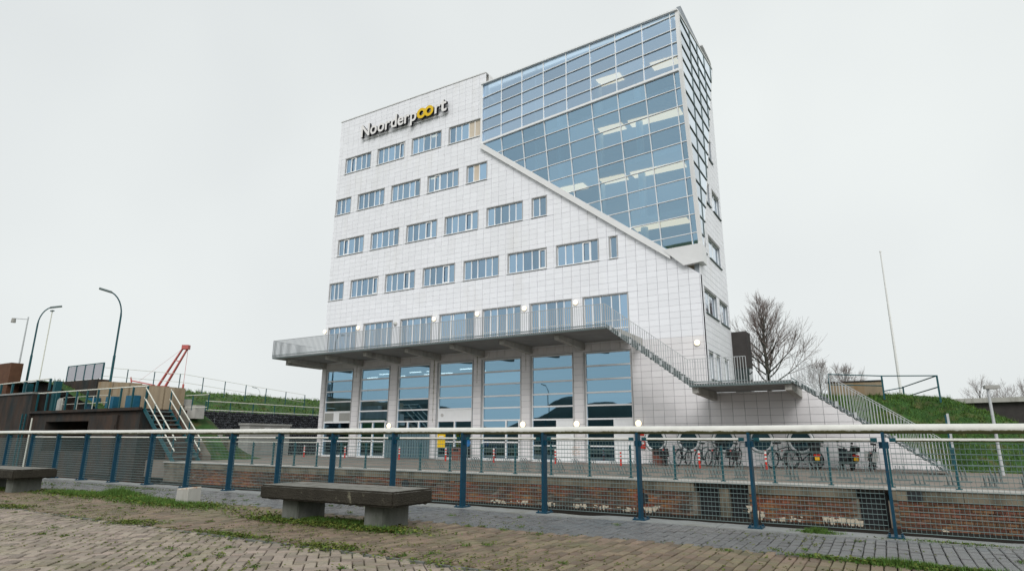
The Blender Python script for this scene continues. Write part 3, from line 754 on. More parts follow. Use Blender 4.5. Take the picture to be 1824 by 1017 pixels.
def ring(cx, cz, ro, ri, n=28):
    q = MB(); A = disc(cx, cz, -.12, ro, n); B = disc(cx, cz, -.12, ri, n); C2 = disc(cx, cz, .11, ro, n); D = disc(cx, cz, .11, ri, n)
    q.add(A+B, [(k, (k+1) % n, n+(k+1) % n, n+k) for k in range(n)], 0)
    q.add(A+C2, [(k, n+k, n+(k+1) % n, (k+1) % n) for k in range(n)], 1); q.add(B+D, [(k, (k+1) % n, n+(k+1) % n, n+k) for k in range(n)], 1)
    return q
for k, cx in enumerate((x0_+.42, x0_+1.13)):
    o_ = ring(cx, .40, .43, .20).build('letter', [m_yel, m_ltrside], sg, fix=False); o_.location.y = -.004*k
x = x0_+1.66
letter('r', x, 0, SZ, m_ltrface, sg); letter('t', x+.50, 0, SZ*1.1, m_ltrface, sg)
MB().box(-.05, x+1.0, .13, .17, -.12, -.07).build('mounting_rail', m_trim, sg)

# ================================================================== BALCONY AND STAIRS
YF, ZB = -3.95, 6.60
RAILH = 1.15
bal = thing('balcony', 'long grey balcony with slim baluster railing across the facade', 'balcony', (0, 0, 0))
mb = MB(); mb.box(-.75, 24.35, YF, -.006, ZB, ZB+.12); mb.build('slab', m_soffit, bal)
mb = MB(); mb.box(-.78, 24.35, YF-.03, YF-.002, ZB-.02, ZB+.06); mb.box(-.78, -.752, YF, -.05, ZB-.02, ZB+.06); mb.build('edge_strip', m_galvd, bal)
for k in range(8):
    x = .55+3.46*k
    if k == 0: x = .3
    me = MB(); me.prism([(x-.14, YF+.55, ZB-.01), (x-.14, YF+.55, ZB-.26), (x-.14, -.05, ZB-.42), (x-.14, -.05, ZB-.01)], (.28, 0, 0)); me.build('beam', m_conc, bal)
mb = MB(); mb.box(-.5, -.2, -3.0, .2, ZB-.38, ZB-.01); mb.build('beam', m_conc, bal)
def rail_run(par, p0, p1, n, h=RAILH, foot=.06, wdt=.016, dep=.05, rail=True, off=0.):
    p0, p1 = Vector(p0), Vector(p1); d = p1-p0
    me = MB().box(-wdt/2, wdt/2, -dep/2, dep/2, -foot, h).mesh('baluster'); me.materials.append(m_galv)
    ang = math.atan2(d.y, d.x)
    for i in range(n+1):
        q = p0+d*(i/n); inst('baluster', me, q, par, ang)
    if rail:
        MB().bar(p0+Vector((0, 0, h)), p1+Vector((0, 0, h)), .05, .022).build('handrail', m_galv, par)
        MB().bar(p0+Vector((0, 0, .10)), p1+Vector((0, 0, .10)), .03, .05).build('bottom_rail', m_galvd, par)
rail_run(bal, (-.75, YF-.055, ZB+.1), (24.35, YF-.055, ZB+.1), 210)
rail_run(bal, (-.80, YF, ZB+.1), (-.80, -.15, ZB+.1), 32)
# upper flight
su = thing('staircase', 'upper steel stair flight from the balcony down to the landing', 'stairs', (0, 0, 0), group=None)
def flight(par, xa, za, xb, zb, nst, yo, yi, nb, inner=True):
    for y in (yo, yi):
        MB().prism([(xa, y-.015, za+.02), (xb, y-.015, zb+.02), (xb, y-.015, zb+.10), (xa, y-.015, za+.10)], (0, .03, 0)).build('stringer', m_galvd, par)
    me = MB().box(-.15, .15, yo+.02, yi-.02, -.02, .02).mesh('tread'); me.materials.append(m_galvd)
    for i in range(nst):
        t = (i+.5)/nst; inst('tread', me, (xa+(xb-xa)*t, 0, za+(zb-za)*t+.10), par)
    rail_run(par, (xa, yo-.04, za+.08), (xb, yo-.04, zb+.08), nb)
    if inner: rail_run(par, (xa, yi+.02, za+.08), (xb, yi+.02, zb+.08), nb)
    # small bolted brackets along the string
    me = MB().box(-.05, .05, -.02, .02, .0, .22).mesh('bracket'); me.materials.append(m_galv)
    for i in range(8): t = (i+.5)/8; inst('bracket', me, (xa+(xb-xa)*t, yo-.05, za+(zb-za)*t+.08), par)
flight(su, 24.37, 6.60, 28.33, 3.55, 18, YF, YF+1.9, 36, False)
ld = thing('landing', 'steel stair landing between the two flights beside the building', 'stairs', (0, 0, 0))
mb = MB(); mb.box(28.34, 32.66, YF, -.006, 3.52, 3.66); mb.build('slab', m_soffit, ld)
MB().box(28.34, 32.66, YF-.03, YF-.002, 3.50, 3.62).build('edge_strip', m_galvd, ld)
for x in (28.55, 32.5): MB().prism([(x-.14, YF+.2, 3.51), (x-.14, YF+.2, 3.25), (x-.14, -.05, 3.12), (x-.14, -.05, 3.51)], (.28, 0, 0)).build('beam', m_conc, ld)
rail_run(ld, (28.34, YF-.055, 3.62), (30.9, YF-.055, 3.62), 22)
rail_run(ld, (30.9, YF-.055, 3.62), (32.66, YF-.055, 3.62), 15, h=.32, rail=False)
sl = thing('staircase', 'lower steel stair flight running from the landing down to the quay', 'stairs', (0, 0, 0))
flight(sl, 32.68, 3.55, 37.75, ZF, 21, YF, YF+1.9, 46, True)
# ================================================================== FAR LOCK WALL
lw = thing('lock_wall', 'old brick lock wall with concrete coping across the water', 'wall', (15, -12.4, ZF))
def PL(o_): o_.parent = lw; o_.location -= Vector((15, -12.4, ZF)); return o_
slots = [(30.55, 32.07), (35.0, 35.7)]
holes_ = [(20.2, .0)]
mb = MB(); xs_ = [2.0]+[v for s_ in slots for v in s_]+[60.0]
for i in range(0, len(xs_), 2): mb.box(xs_[i], xs_[i+1], -12.36, -11.9, -3.3, -.42)
PL(mb.build('mortar_bed', m_mortar))
mb = MB(); 
for a, b in slots: mb.box(a, b, -11.95, -11.8, -3.3, -.3)
PL(mb.build('recess_back', m_black))
mb = MB(); mb.box(31.25, 31.52, -12.34, -11.95, -3.3, -.3); PL(mb.build('recess_post', m_lockc))
cp = MB(); x = 2.0
while x < 60:
    L_ = random.uniform(1.6, 2.6); a, b = x+.006, min(60, x+L_)-.006
    for c in cut_rects(a, b, -.40, -.14, [(s_[0]-.05, s_[1]+.05, -1, 0) for s_ in slots]):
        cp = MB().box(c[0], c[1], -12.42+random.uniform(-.012, .012), -11.74, c[2], c[3]); PL(cp.build('coping_block', m_lockc))
    x += L_
PL(MB().box(2.0, 60, -12.50, -12.3, -3.2, -1.12).build('slime_plinth', mat('lock_slime', (.016,.013,.010), .6)))
PL(MB().box(2.0, 60, -12.46, -11.70, -.138, -.084).build('coping_edge', m_conc))
bricks = []
x0_ = 4.0; BW, BH = .225, .072
for j in range(10):
    z = -.405-(j+1)*BH
    n = int(42/BW)
    for i in range(n):
        a = x0_+i*BW+(BW/2 if j % 2 else 0)
        if any(s_[0]-.03 < a+BW and a < s_[1]+.03 for s_ in slots): continue
        bricks.append((a, z))
bricks.sort(key=lambda b: (b[0]-37)**2+((b[1]+.85)*4)**2)
bme = MB().box(0, BW-.012, -.02, .06, 0, BH-.012).mesh('brick'); bme.materials.append(m_brick)
fld = MB()
for n, (a, z) in enumerate(bricks):
    yo = random.uniform(-.02, .012)
    if n < 300: o_ = inst('brick', bme, (a-15, yo+.03, z-ZF), lw)
    else:
        if random.random() < .04: continue
        fld.box(a, a+BW-.012, -12.39+yo, -12.30, z, z+BH-.012)
tag(PL(fld.build('brick_field', m_brick, fix=False)), kind='stuff')
# lime crusts hanging on the brick
lm = MB()
def crust(xc, zc, wd, ht):
    for k in range(int(wd*26)):
        x = xc+random.gauss(0, wd/3); h = ht*random.uniform(.3, 1)*(1-min(1, abs(x-xc)/wd)**2); z = zc+random.uniform(-.06, .03)
        ww = random.uniform(.015, .06); y = -12.425-random.uniform(0, .02)
        lm.add([(x-ww, y, z), (x+ww, y, z+random.uniform(-.02, .02)), (x+ww*.7, y-.006, z-h*.6), (x+random.uniform(-.01, .02), y, z-h), (x-ww*.6, y-.006, z-h*.55)], [(0, 1, 2, 3, 4)])
for a in [(25.5,-.98,.5,.16),(26.6,-1.0,.5,.2),(27.4,-.99,.4,.16),(28.3,-1.0,.4,.2),(29.1,-.92,.5,.26),(23.4,-1.02,.6,.15),(24.4,-1.0,.4,.15),(32.3,-.9,.35,.32),(32.9,-1.02,.3,.25),(33.3,-.98,.3,.12),(34.3,-.92,.7,.25),(34.8,-.95,.4,.28),(32.15,-.75,.2,.2),(36.9,-1.05,.12,.2)]: crust(*a)
tag(PL(lm.build('lime_crust', m_lime, fix=False)), kind='stuff')
for (x, z) in ((18.9, -.62), (28.85, -.68)):
    q = MB(); q.tube([(x, -12.45, z), (x, -12.2, z)], .17, 16); PL(q.build('drain_pipe', m_black))
q = MB(); q.box(36.16, 36.5, -12.44, -12.2, -.40, -.16); PL(q.build('drain_opening', m_black))

# far fence: posts with cables
ff = thing('railing', 'thin dark teal post railing on the far edge of the lock', 'railing', (0, -12.2, ZF))
pme = MB().box(-.025, .025, -.035, .035, 0, 1.06).box(-.02, .02, -.11, .11, .90, .925).box(-.07, .07, -.06, .06, 0, .02).mesh('post'); pme.materials.append(m_teal)
for k in range(-14, 14): inst('post', pme, (29.88+1.492*k, 0, 0), ff)
for z in (.32, .60, .88):
    MB().tube([(8.9, 0, z), (50, 0, z)], .006, 5).build('cable', m_wire, ff)
MB().tube([(4, 0, 1.05), (13.5, 0, 1.05)], .02, 6).build('top_rail', m_cream, ff)
# ================================================================== NEAR QUAY: PAVING
class Pv: pass
CAMX, CAMY = 35.888, -32.667
FWX, FWY = math.sin(_yaw), math.cos(_yaw)
def seen(x, y, mrg=.4):
    dx, dy = x-CAMX, y-CAMY; dpt = dx*FWX+dy*FWY
    if dpt < 3.2: return False
    lat = dx*FWY-dy*FWX
    return abs(lat) < dpt*.905+mrg and dpt < 32
def paver_mesh(L_, W_, H_=.05, bv=.007):
    a, b = L_/2, W_/2
    v = [(-a,-b,-H_),(a,-b,-H_),(a,b,-H_),(-a,b,-H_),(-a,-b,-bv),(a,-b,-bv),(a,b,-bv),(-a,b,-bv),(-a+bv,-b+bv,0),(a-bv,-b+bv,0),(a-bv,b-bv,0),(-a+bv,b-bv,0)]
    f = [(8,9,10,11),(4,5,9,8),(5,6,10,9),(6,7,11,10),(7,4,8,11),(0,1,5,4),(1,2,6,5),(2,3,7,6),(3,0,4,7)]
    return v, f
def lay(name, label, L_, W_, gap, ang, inside, m, x0, x1, y0, y1, single, stagger=.5, sett=.006, herring=False):
    v, f = paver_mesh(L_-gap, W_-gap); me = bpy.data.meshes.new('paver'); me.from_pydata(v, [], f); me.materials.append(m)
    ca, sa = math.cos(ang), math.sin(ang); cx, cy = (x0+x1)/2, (y0+y1)/2; hr = math.hypot(x1-x0, y1-y0)/2
    lst = []
    for j in range(int(-hr/W_), int(hr/W_)+1):
        for i in range(int(-hr/L_), int(hr/L_)+1):
            u, t = i*L_+(stagger*L_ if j % 2 else 0)+.008*math.sin(j*2.3), j*W_
            x, y = cx+u*ca-t*sa, cy+u*sa+t*ca
            if inside(x, y) and seen(x, y): lst.append((x, y))
    if herring:
        lst = []; nn = int(hr/W_)
        for j in range(-nn, nn):
            for i in range(-nn, nn):
                c = (i-j) % 4
                if c == 0: u, t, e = (i+1)*W_, (j+.5)*W_, 0
                elif c == 3: u, t, e = (i+.5)*W_, (j+1)*W_, math.pi/2
                else: continue
                x, y = cx+u*ca-t*sa, cy+u*sa+t*ca
                if inside(x, y) and seen(x, y): lst.append((x, y, e))
    else: lst = [(x, y, 0) for x, y in lst]
    lst.sort(key=lambda p: (p[0]-CAMX)**2+(p[1]-CAMY)**2)
    par = thing(name, label, 'paving', (0, 0, 0)); par['kind'] = 'structure'
    fl = MB()
    for n, (x, y, e) in enumerate(lst):
        z = random.uniform(-sett, sett*.5)+.006*math.sin(x*1.9+y*.7)+.005*math.sin(y*3.1); a = ang+e+random.gauss(0, .012)
        tx, ty = random.gauss(0, .012), random.gauss(0, .012)
        if n < single:
            o_ = inst('paver', me, (x, y, z), par, a); o_.rotation_euler = (tx, ty, a)
        else:
            c_, s_ = math.cos(a), math.sin(a)
            fl.add([(x+p[0]*c_-p[1]*s_, y+p[0]*s_+p[1]*c_, z+p[2]+p[0]*-ty+p[1]*tx) for p in v], f)
    if fl.v:
        o_ = fl.build('paver_field', m, par, fix=False); o_['kind'] = 'stuff'
    return par
YW = -27.65
lay('diagonal_brick_paving', 'pinkish brick paving laid diagonally in the foreground', .214, .107, .011, R(45), lambda x, y: y < YW-.07, m_pav, 20, 36, -31, YW, 300, herring=True)
lay('brick_paving', 'brown mossy brick paving between the benches and the kerb line', .215, .107, .011, R(90), lambda x, y: YW+.03 < y < -25.36 and x < 37, m_pavb, 10, 38, YW, -25.3, 300)
lay('grey_paving', 'wet grey paver strip along the lock fence', .21, .105, .008, R(90), lambda x, y: -25.30 < y < -23.80, m_pavc, 8, 39, -25.4, -23.7, 300, stagger=.5)
# narrow kerbs
for (nm, ya, yb, zt, lab) in (('kerb', YW-.06, YW-.02, .002, None), ('kerb', -25.355, -25.305, -.004, None)):
    kp = thing(nm, 'thin concrete edging between the paving fields' if ya < -27 else 'flush edging beside the wet grey strip', 'kerb'); kp['kind'] = 'structure'
    x = 10.0
    while x < 40:
        L_ = 1.0
        if seen(x, ya, 1.5): MB().box(x+.006, x+L_-.006, ya, yb, -.06, zt+random.uniform(-.006, .006)).build('kerb_stone', m_benchl, kp)
        x += L_
# coping along the near lock edge, chipped on its outer side
cpn = thing('near_coping', 'weathered concrete coping under the blue fence', 'coping'); cpn['kind'] = 'structure'
x = 10.0
while x < 41:
    L_ = random.uniform(1.2, 2.2); n = 10; top = []
    for k in range(n+1):
        xx = x+.005+(L_-.01)*k/n; top.append((xx, -23.33+random.uniform(-.035, .03) - (.18 if 31.0 < xx < 32.05 else 0)))
    poly = [(x+.005, -23.79, 0), (x+L_-.005, -23.79, 0)]+[(a, b, 0) for a, b in reversed(top)]
    MB().prism([(p[0], p[1], .012+random.uniform(-.002, .002)) for p in poly], (0, 0, -.45)).build('coping_stone', m_kerb, cpn); x += L_
# dark timber fender at the near edge
tm = thing('fender_beam', 'dark wet timber beam along the near lock edge', 'beam')
MB().box(10, 41, -23.30, -23.10, -.42, -.10).build('timber', m_concd, tm)

# ------------------------------------------------------------------ near fence
YN, SP, XP0 = -23.56, 1.579, 31.1
nf = thing('fence', 'blue post fence with mesh panels and thick white pipe rail along the lock', 'fence', (0, YN, 0))
pm = MB(); pm.box(-.018, .018, -.065, .065, .03, 1.235); pm.box(-.055, .055, -.012, .012, 1.04, 1.12)
pme = pm.mesh('post'); pme.materials.append(m_blue)
bp_ = MB(); bp_.box(-.09, .09, -.12, .12, .012, .032)
for sx in (-1, 1):
    for sy in (-1, 1): bp_.tube([(sx*.065, sy*.09, .03), (sx*.065, sy*.09, .055)], .014, 6)
bpe = bp_.mesh('base_plate'); bpe.materials.append(m_blue)
clp = MB()
for sx in (-1, 1): clp.box(sx*.10-.035, sx*.10+.035, -.03, .0, 1.118, 1.166); clp.tube([(sx*.10, -.05, 1.142), (sx*.10, .02, 1.142)], .012, 6)
cle = clp.mesh('clamp'); cle.materials.append(m_teal)
wm = MB(); wl = SP-.13
def wire(p, q, r):
    p, q = Vector(p), Vector(q); d = (q-p).normalized(); a = Vector((0, 1, 0)); b = d.cross(a)
    ring_ = [a*r, b*r, -a*r, -b*r]
    wm.add([p+k for k in ring_]+[q+k for k in ring_], [(i, (i+1) % 4, 4+(i+1) % 4, 4+i) for i in range(4)])
nh, nv = 18, 30
for i in range(nh): z = .075+(1.105-.075)*i/(nh-1); wire((-wl/2, -.006, z), (wl/2, -.006, z), .0037)
for i in range(nv): x = -wl/2+wl*i/(nv-1); wire((x, .0, .075), (x, .0, 1.105), .0020)
wme = wm.mesh('mesh_panel'); wme.materials.append(m_wire)
for k in range(-15, 5):
    x = XP0+SP*k
    po = inst('post', pme, (x, 0, 0), nf)
    inst('base_plate', bpe, (0, 0, 0), po); inst('clamp', cle, (0, 0, 0), po)
    wo_ = inst('mesh_panel', wme, (x+SP/2, random.uniform(-.012, .012), random.uniform(-.008, .008)), nf)
    if k >= -11:
        MB().tube([(x+.10, 0, 1.142), (x+SP-.10, 0, 1.142)], .022, 10).build('mid_rail', m_pipe2, nf)
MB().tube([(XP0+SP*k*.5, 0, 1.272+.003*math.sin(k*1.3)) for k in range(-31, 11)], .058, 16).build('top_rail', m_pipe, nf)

# ------------------------------------------------------------------ benches
m_bencht = mat('bench_top_pale', (.20,.195,.175), .92, var=.25, nscale=9, bump=.8, bscale=60, col2=(.08,.075,.055), c2lo=.5, c2hi=.7, c2scale=5)  # paler tone for the upward faces of the seat
def bench(label, cx, cy, L_, W_, rz):
    b_ = thing('bench', label, 'bench', (cx, cy, 0), rz, 'concrete benches on the quay')
    bm = bmesh.new(); bmesh.ops.create_cube(bm, size=1)
    for v in bm.verts: v.co = Vector((v.co.x*L_, v.co.y*W_, .385+v.co.z*.19))
    bmesh.ops.bevel(bm, geom=list(bm.edges), offset=.022, segments=2, affect='EDGES')
    bmesh.ops.subdivide_edges(bm, edges=[e for e in bm.edges if e.calc_length() > .12], cuts=22, use_grid_fill=True)
    for v in bm.verts:
        v.co += Vector((random.uniform(-.001, .001), random.uniform(-.0012, .0012), random.uniform(-.0012, .0012)))
        if v.co.z < .31 and random.random() < .25: v.co.z -= random.uniform(0, .018)
    bm.normal_update()
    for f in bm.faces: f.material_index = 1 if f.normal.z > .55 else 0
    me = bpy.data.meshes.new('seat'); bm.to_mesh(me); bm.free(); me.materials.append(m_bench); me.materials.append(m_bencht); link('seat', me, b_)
    for s_ in (-1, 1):
        bm = bmesh.new(); bmesh.ops.create_cube(bm, size=1)
        for v in bm.verts: v.co = Vector((v.co.x*.33+s_*.79, v.co.y*.52+.02, .13+v.co.z*.33))
        bmesh.ops.bevel(bm, geom=list(bm.edges), offset=.012, segments=2, affect='EDGES')
        me = bpy.data.meshes.new('leg'); bm.to_mesh(me); bm.free(); me.materials.append(m_benchl); link('leg', me, b_)
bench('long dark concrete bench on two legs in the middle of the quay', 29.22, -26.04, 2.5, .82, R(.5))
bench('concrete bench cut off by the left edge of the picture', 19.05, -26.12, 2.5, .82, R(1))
# cut-off pale bollard stump
stp = thing('bollard_stump', 'short pale square concrete stump with an orange-edged sloping top in the weeds', 'bollard', (24.95, -25.6, 0), R(6)); stp.scale = (.78, .85, .95)
MB().add([(-.20,-.16,-.02),(.20,-.16,-.02),(.20,.16,-.02),(-.20,.16,-.02),(-.19,-.15,.24),(.19,-.15,.265),(.19,.15,.275),(-.19,.15,.25)], [(0,3,2,1),(0,1,5,4),(1,2,6,5),(2,3,7,6),(3,0,4,7)]).build('shaft', m_conc, stp)
MB().add([(-.193,-.153,.238),(.193,-.153,.263),(.193,.153,.273),(-.193,.153,.248),(-.185,-.145,.26),(.185,-.145,.285),(.185,.145,.295),(-.185,.145,.27)], [(4,5,6,7),(0,1,5,4),(1,2,6,5),(2,3,7,6),(3,0,4,7)]).build('cap', mat('stump_cap', (.50,.46,.40), .8, var=.1, col2=(.35,.15,.05), c2lo=.50, c2hi=.62, c2scale=9), stp)
# ------------------------------------------------------------------ weeds and grass on the near quay
wd_, gr_ = MB(), MB()
def leaf(mb, x, y, z, s):
    a = random.uniform(0, 6.283); t = random.uniform(.1, .6)
    dx, dy = math.cos(a)*s, math.sin(a)*s; px, py = -math.sin(a)*s*.42, math.cos(a)*s*.42
    mb.add([(x, y, z), (x+dx*.5+px, y+dy*.5+py, z+s*t), (x+dx, y+dy, z+s*t*.8), (x+dx*.5-px, y+dy*.5-py, z+s*t)], [(0, 1, 2, 3)])
def patch(x, y, rx, ry, n, s=.03, gfrac=.4, gh=.06):
    for k in range(n):
        u, v = random.gauss(0, .55), random.gauss(0, .55); xx, yy = x+u*rx, y+v*ry
        if not seen(xx, yy): continue
        if random.random() < gfrac: blades(gr_, xx, yy, 0, gh*.72*(1.15-min(1, math.hypot(u, v))*.6), 3, .02, .6, .004)
        else: leaf(wd_, xx, yy, random.uniform(0, .02), s*random.uniform(.5, 1.3))
# kerb line
for k in range(2600):
    x = random.uniform(15, 37.5); dens = max(.06, .45*math.sin(x*1.7)+.55*math.sin(x*4.3+2)*math.sin(x*.9))
    if random.random() < dens: patch(x, YW+.02+.05*math.sin(x*1.7)+.03*math.sin(x*5.1), .10, .24, 10, .032, .25, .045)
patch(29.0, YW+.07, .6, .09, 500, .03, .3, .05)
for (x, y, rx, ry, n, s, gf, gh) in [(21.5, -25.75, 1.7, .4, 2600, .05, .6, .11), (22.4, -25.45, .55, .28, 1300, .06, .7, .24), (24.7, -25.85, 1.7, .38, 3200, .05, .6, .11), (23.9, -25.75, .5, .25, 500, .05, .7, .14),
    (29.1, -26.15, 1.3, .28, 3000, .05, .4, .10), (30.2, -26.35, .5, .15, 700, .05, .4, .10), (28.3, -26.4, .7, .15, 500, .045, .4, .08), (29.6, -26.45, .9, .15, 500, .035, .2, .05), (18.8, -26.0, 1.3, .35, 900, .05, .5, .08),
    (35.85, -25.48, .45, .10, 1000, .045, .75, .10), (36.5, -25.55, .6, .12, 700, .04, .7, .09), (35.15, -25.42, .3, .07, 220, .03, .5, .06), (20.3, -24.2, 2.5, .12, 400, .03, .4, .05), (35.0, -23.62, .22, .10, 420, .04, .8, .12), (36.4, -23.72, .7, .08, 420, .03, .6, .06), (37.5, -23.72, .5, .08, 300, .03, .6, .06), (16.8, -24.8, 2.0, .5, 400, .04, .5, .06)]:
    patch(x, y, rx, ry, n, s, gf, gh)
# moss and weeds in the joints
for k in range(24000):
    x, y = random.uniform(14, 37.5), random.uniform(-31, -23.9)
    if not seen(x, y): continue
    d_ = math.sin(x*1.3+y*.9)*math.sin(y*2.1-x*.4); strip = y > -25.3
    if random.random() < ((.16 if strip else .42)+.35*d_):
        if y < YW:  # along the diagonal joints
            u = (x+y)/math.sqrt(2); t = (y-x)/math.sqrt(2); u = round(u/.107)*.107+.0535; x, y = (u-t)/math.sqrt(2), (u+t)/math.sqrt(2)
            for q in range(4): leaf(wd_, x-q*.018, y+q*.018, -.006, random.uniform(.012, .030))
        else:
            for q in range(3): leaf(wd_, x+random.uniform(-.008, .008), y+q*.025, -.006, random.uniform(.012, .030))
    if random.random() < .008: patch(x, y, .06, .06, 34, .024, .5, .035)
tag(wd_.build('weeds', m_weed, fix=False), kind='stuff'); tag(gr_.build('grass', m_grass, fix=False), kind='stuff')
# ================================================================== FAR QUAY FURNITURE
def bollard(x, y, nth):
    t = thing('bollard', 'slim red and white traffic bollard, %s from the left along the facade' % nth, 'bollard', (x, y, ZF), random.uniform(-.3, .3), 'red and white bollards along the facade')
    for k, (z0, z1) in enumerate(((0, .34), (.34, .42), (.42, .50), (.50, .58), (.58, .66), (.66, .74))):
        MB().tube([(0, 0, z0), (0, 0, z1)], .05, 10).build('band', m_red if k % 2 == 0 else m_white, t)
    MB().tube([(0, 0, .74), (0, 0, .78)], [.05, .03], 10).build('cap', m_white, t)
BN = ['first', 'second', 'third', 'fourth', 'fifth', 'sixth', 'seventh', 'eighth', 'ninth']
for x, y in [(.9, -1.9), (5.1, -2.2), (9.9, -2.4), (13.6, -2.6), (17.1, -2.9), (21.0, -3.1), (24.6, -3.2), (28.4, -3.3), (31.2, -3.0)]: bollard(x, y, BN.pop(0))
# bicycle stands: three bent bars on a flat base
def stand_tree():
    t = thing('bicycle_stand', 'low bent-bar bicycle stand on the far quay', 'bicycle stand', (0, 0, 0), 0, 'bicycle stands on the far quay')
    MB().box(-.22, .22, -.03, .03, 0, .02).build('base', m_galvd, t); MB().box(-.22, .22, .32, .38, 0, .02).build('base', m_galvd, t)
    for k in (-1, 0, 1):
        MB().tube([(k*.11, 0, .02), (k*.11-.03, .0, .26), (k*.11-.04, .05, .33), (k*.11-.03, .15, .30), (k*.11, .34, .02)], .012, 6).build('hoop', m_galvd, t)
    return t
s0 = stand_tree(); first = True
for r_, (yy, x0_, x1_, pt) in enumerate(((-10.9, 18.5, 45, .82), (-8.6, 18.9, 46, .82))):
    x = x0_
    while x < x1_:
        o_ = s0 if first else copy_tree(s0); first = False
        o_.location = (x+random.uniform(-.04, .04), yy, ZF); o_.rotation_euler = (0, 0, random.uniform(-.05, .05)); o_.scale = (1, 1, 1 if r_ == 0 else 1.35); x += pt
        o_['label'] = 'low bent-bar bicycle stand in the row nearest the lock edge' if r_ == 0 else 'taller bent-bar bicycle stand in the row nearer the building'; o_['group'] = 'bicycle stands near the lock edge' if r_ == 0 else 'bicycle stands nearer the building'
# bicycles
def wheel_pts(cx, cz, r, n=22): return [(cx+math.cos(2*math.pi*k/n)*r, 0, cz+math.sin(2*math.pi*k/n)*r) for k in range(n+1)]
def bicycle(label, x, y, rz, lean=0., bagc=None, col=None, basket=False):
    t = thing('bicycle', label, 'bicycle', (x, y, ZF), 0, 'bicycles parked against the wall'); t.rotation_euler = (lean, 0, rz); t.scale = (1.14, 1.14, 1.16)
    fm = col or m_bike
    for cx in (-.54, .54):
        w_ = MB().tube(wheel_pts(cx, .345, .33), .026, 8, cap=False).build('wheel', m_black, t)
        MB().tube(wheel_pts(cx, .345, .305), .013, 6, cap=False).build('rim', m_bike, w_)
        sp = MB(); 
        for k in range(14):
            a = 2*math.pi*k/14; sp.bar((cx, 0, .345), (cx+math.cos(a)*.30, 0, .345+math.sin(a)*.30), .003, .003)
        sp.tube([(cx, -.05, .345), (cx, .05, .345)], .025, 8); sp.build('spokes', m_chrome, w_)
    f = MB(); bb = (-.08, 0, .30); seat_ = (-.22, 0, .80); hd = (.36, 0, .82); hb = (.40, 0, .66)
    for p, q, r_ in ((bb, seat_, .024), (bb, hb, .026), ((-.20, 0, .72), hd, .023), ((-.54, 0, .345), bb, .017), ((-.54, 0, .345), (-.20, 0, .72), .016), (hb, hd, .028)): f.tube([p, q], r_, 7)
    f.tube([hb, (.46, .0, .50), (.54, .05, .345)], .013, 6); f.tube([hb, (.46, .0, .50), (.54, -.05, .345)], .013, 6)
    f.build('frame', fm, t)
    MB().tube([(.36, 0, .82), (.33, 0, 1.0)], .013, 6).tube([(.18, -.29, 1.02), (.32, -.20, 1.06), (.36, 0, 1.02), (.32, .20, 1.06), (.18, .29, 1.02)], .012, 6).build('handlebar', m_bike, t)
    MB().tube([seat_, (-.24, 0, .93)], .012, 6).prism([(-.40, -.10, .93), (-.40, .10, .93), (-.20, .05, .94), (-.05, .02, .94), (-.05, -.02, .94), (-.20, -.05, .94)], (0, 0, .06)).build('saddle', m_black, t)
    MB().bar((-.90, 0, .70), (-.28, 0, .70), .12, .015).bar((-.80, .05, .70), (-.54, .05, .345), .01, .01).bar((-.80, -.05, .70), (-.54, -.05, .345), .01, .01).build('luggage_rack', m_bike, t)
    gp = [( -.54+math.cos(a)*.375, 0, .345+math.sin(a)*.375) for a in [R(20+150*k/10) for k in range(11)]]
    MB().tube(gp, .018, 5).build('mudguard', m_bike, t)
    MB().tube([(-.08, -.10, .30), (-.08, .10, .30)], .03, 8).box(-.12, -.02, -.17, -.09, .16, .19).box(-.14, -.04, .09, .17, .41, .44).build('pedals', m_black, t)
    MB().box(-.93, -.90, -.03, .03, .64, .69).build('rear_light', m_red, t)
    if bagc:
        b_ = MB()
        for s_ in (-1, 1): b_.prism([(-.85, s_*.07, .36), (-.42, s_*.07, .36), (-.36, s_*.07, .70), (-.88, s_*.07, .70)], (0, s_*.13, 0))
        b_.build('pannier', bagc, t)
    if basket: MB().prism([(.42, -.17, .84), (.70, -.17, .84), (.74, -.19, 1.08), (.38, -.19, 1.08)], (0, .36, 0)).build('basket', m_bike, t)
    return t
bicycle('dark bicycle with black panniers parked beside the brown bin', 26.16, -.95, R(104), R(-6), m_black)
bicycle('dark upright bicycle below the second round window', 26.98, -.95, R(82), R(8))
bicycle('slim dark bicycle just right of the bollard below the third round window', 27.95, -.95, R(80), R(10), None, mat('bicycle_frame_grey', (.10,.13,.14), .35, .2))
bicycle('dark bicycle with front basket below the third round window', 28.62, -.95, R(90), R(6), None, None, True)
bicycle('dark bicycle leaning over, rightmost of the five left of the fence post', 29.45, -.95, R(86), R(12), m_black)
bicycle('dark bicycle seen side-on below the fourth round window', 31.55, -.75, R(55), R(4))
bicycle('dark bicycle seen side-on beside the upright scooter', 32.5, -.75, R(40), R(-3), None, None, True)
bicycle('bicycle with white and red panniers at the foot of the stair wall', 35.15, -.95, R(84), R(12), m_white)
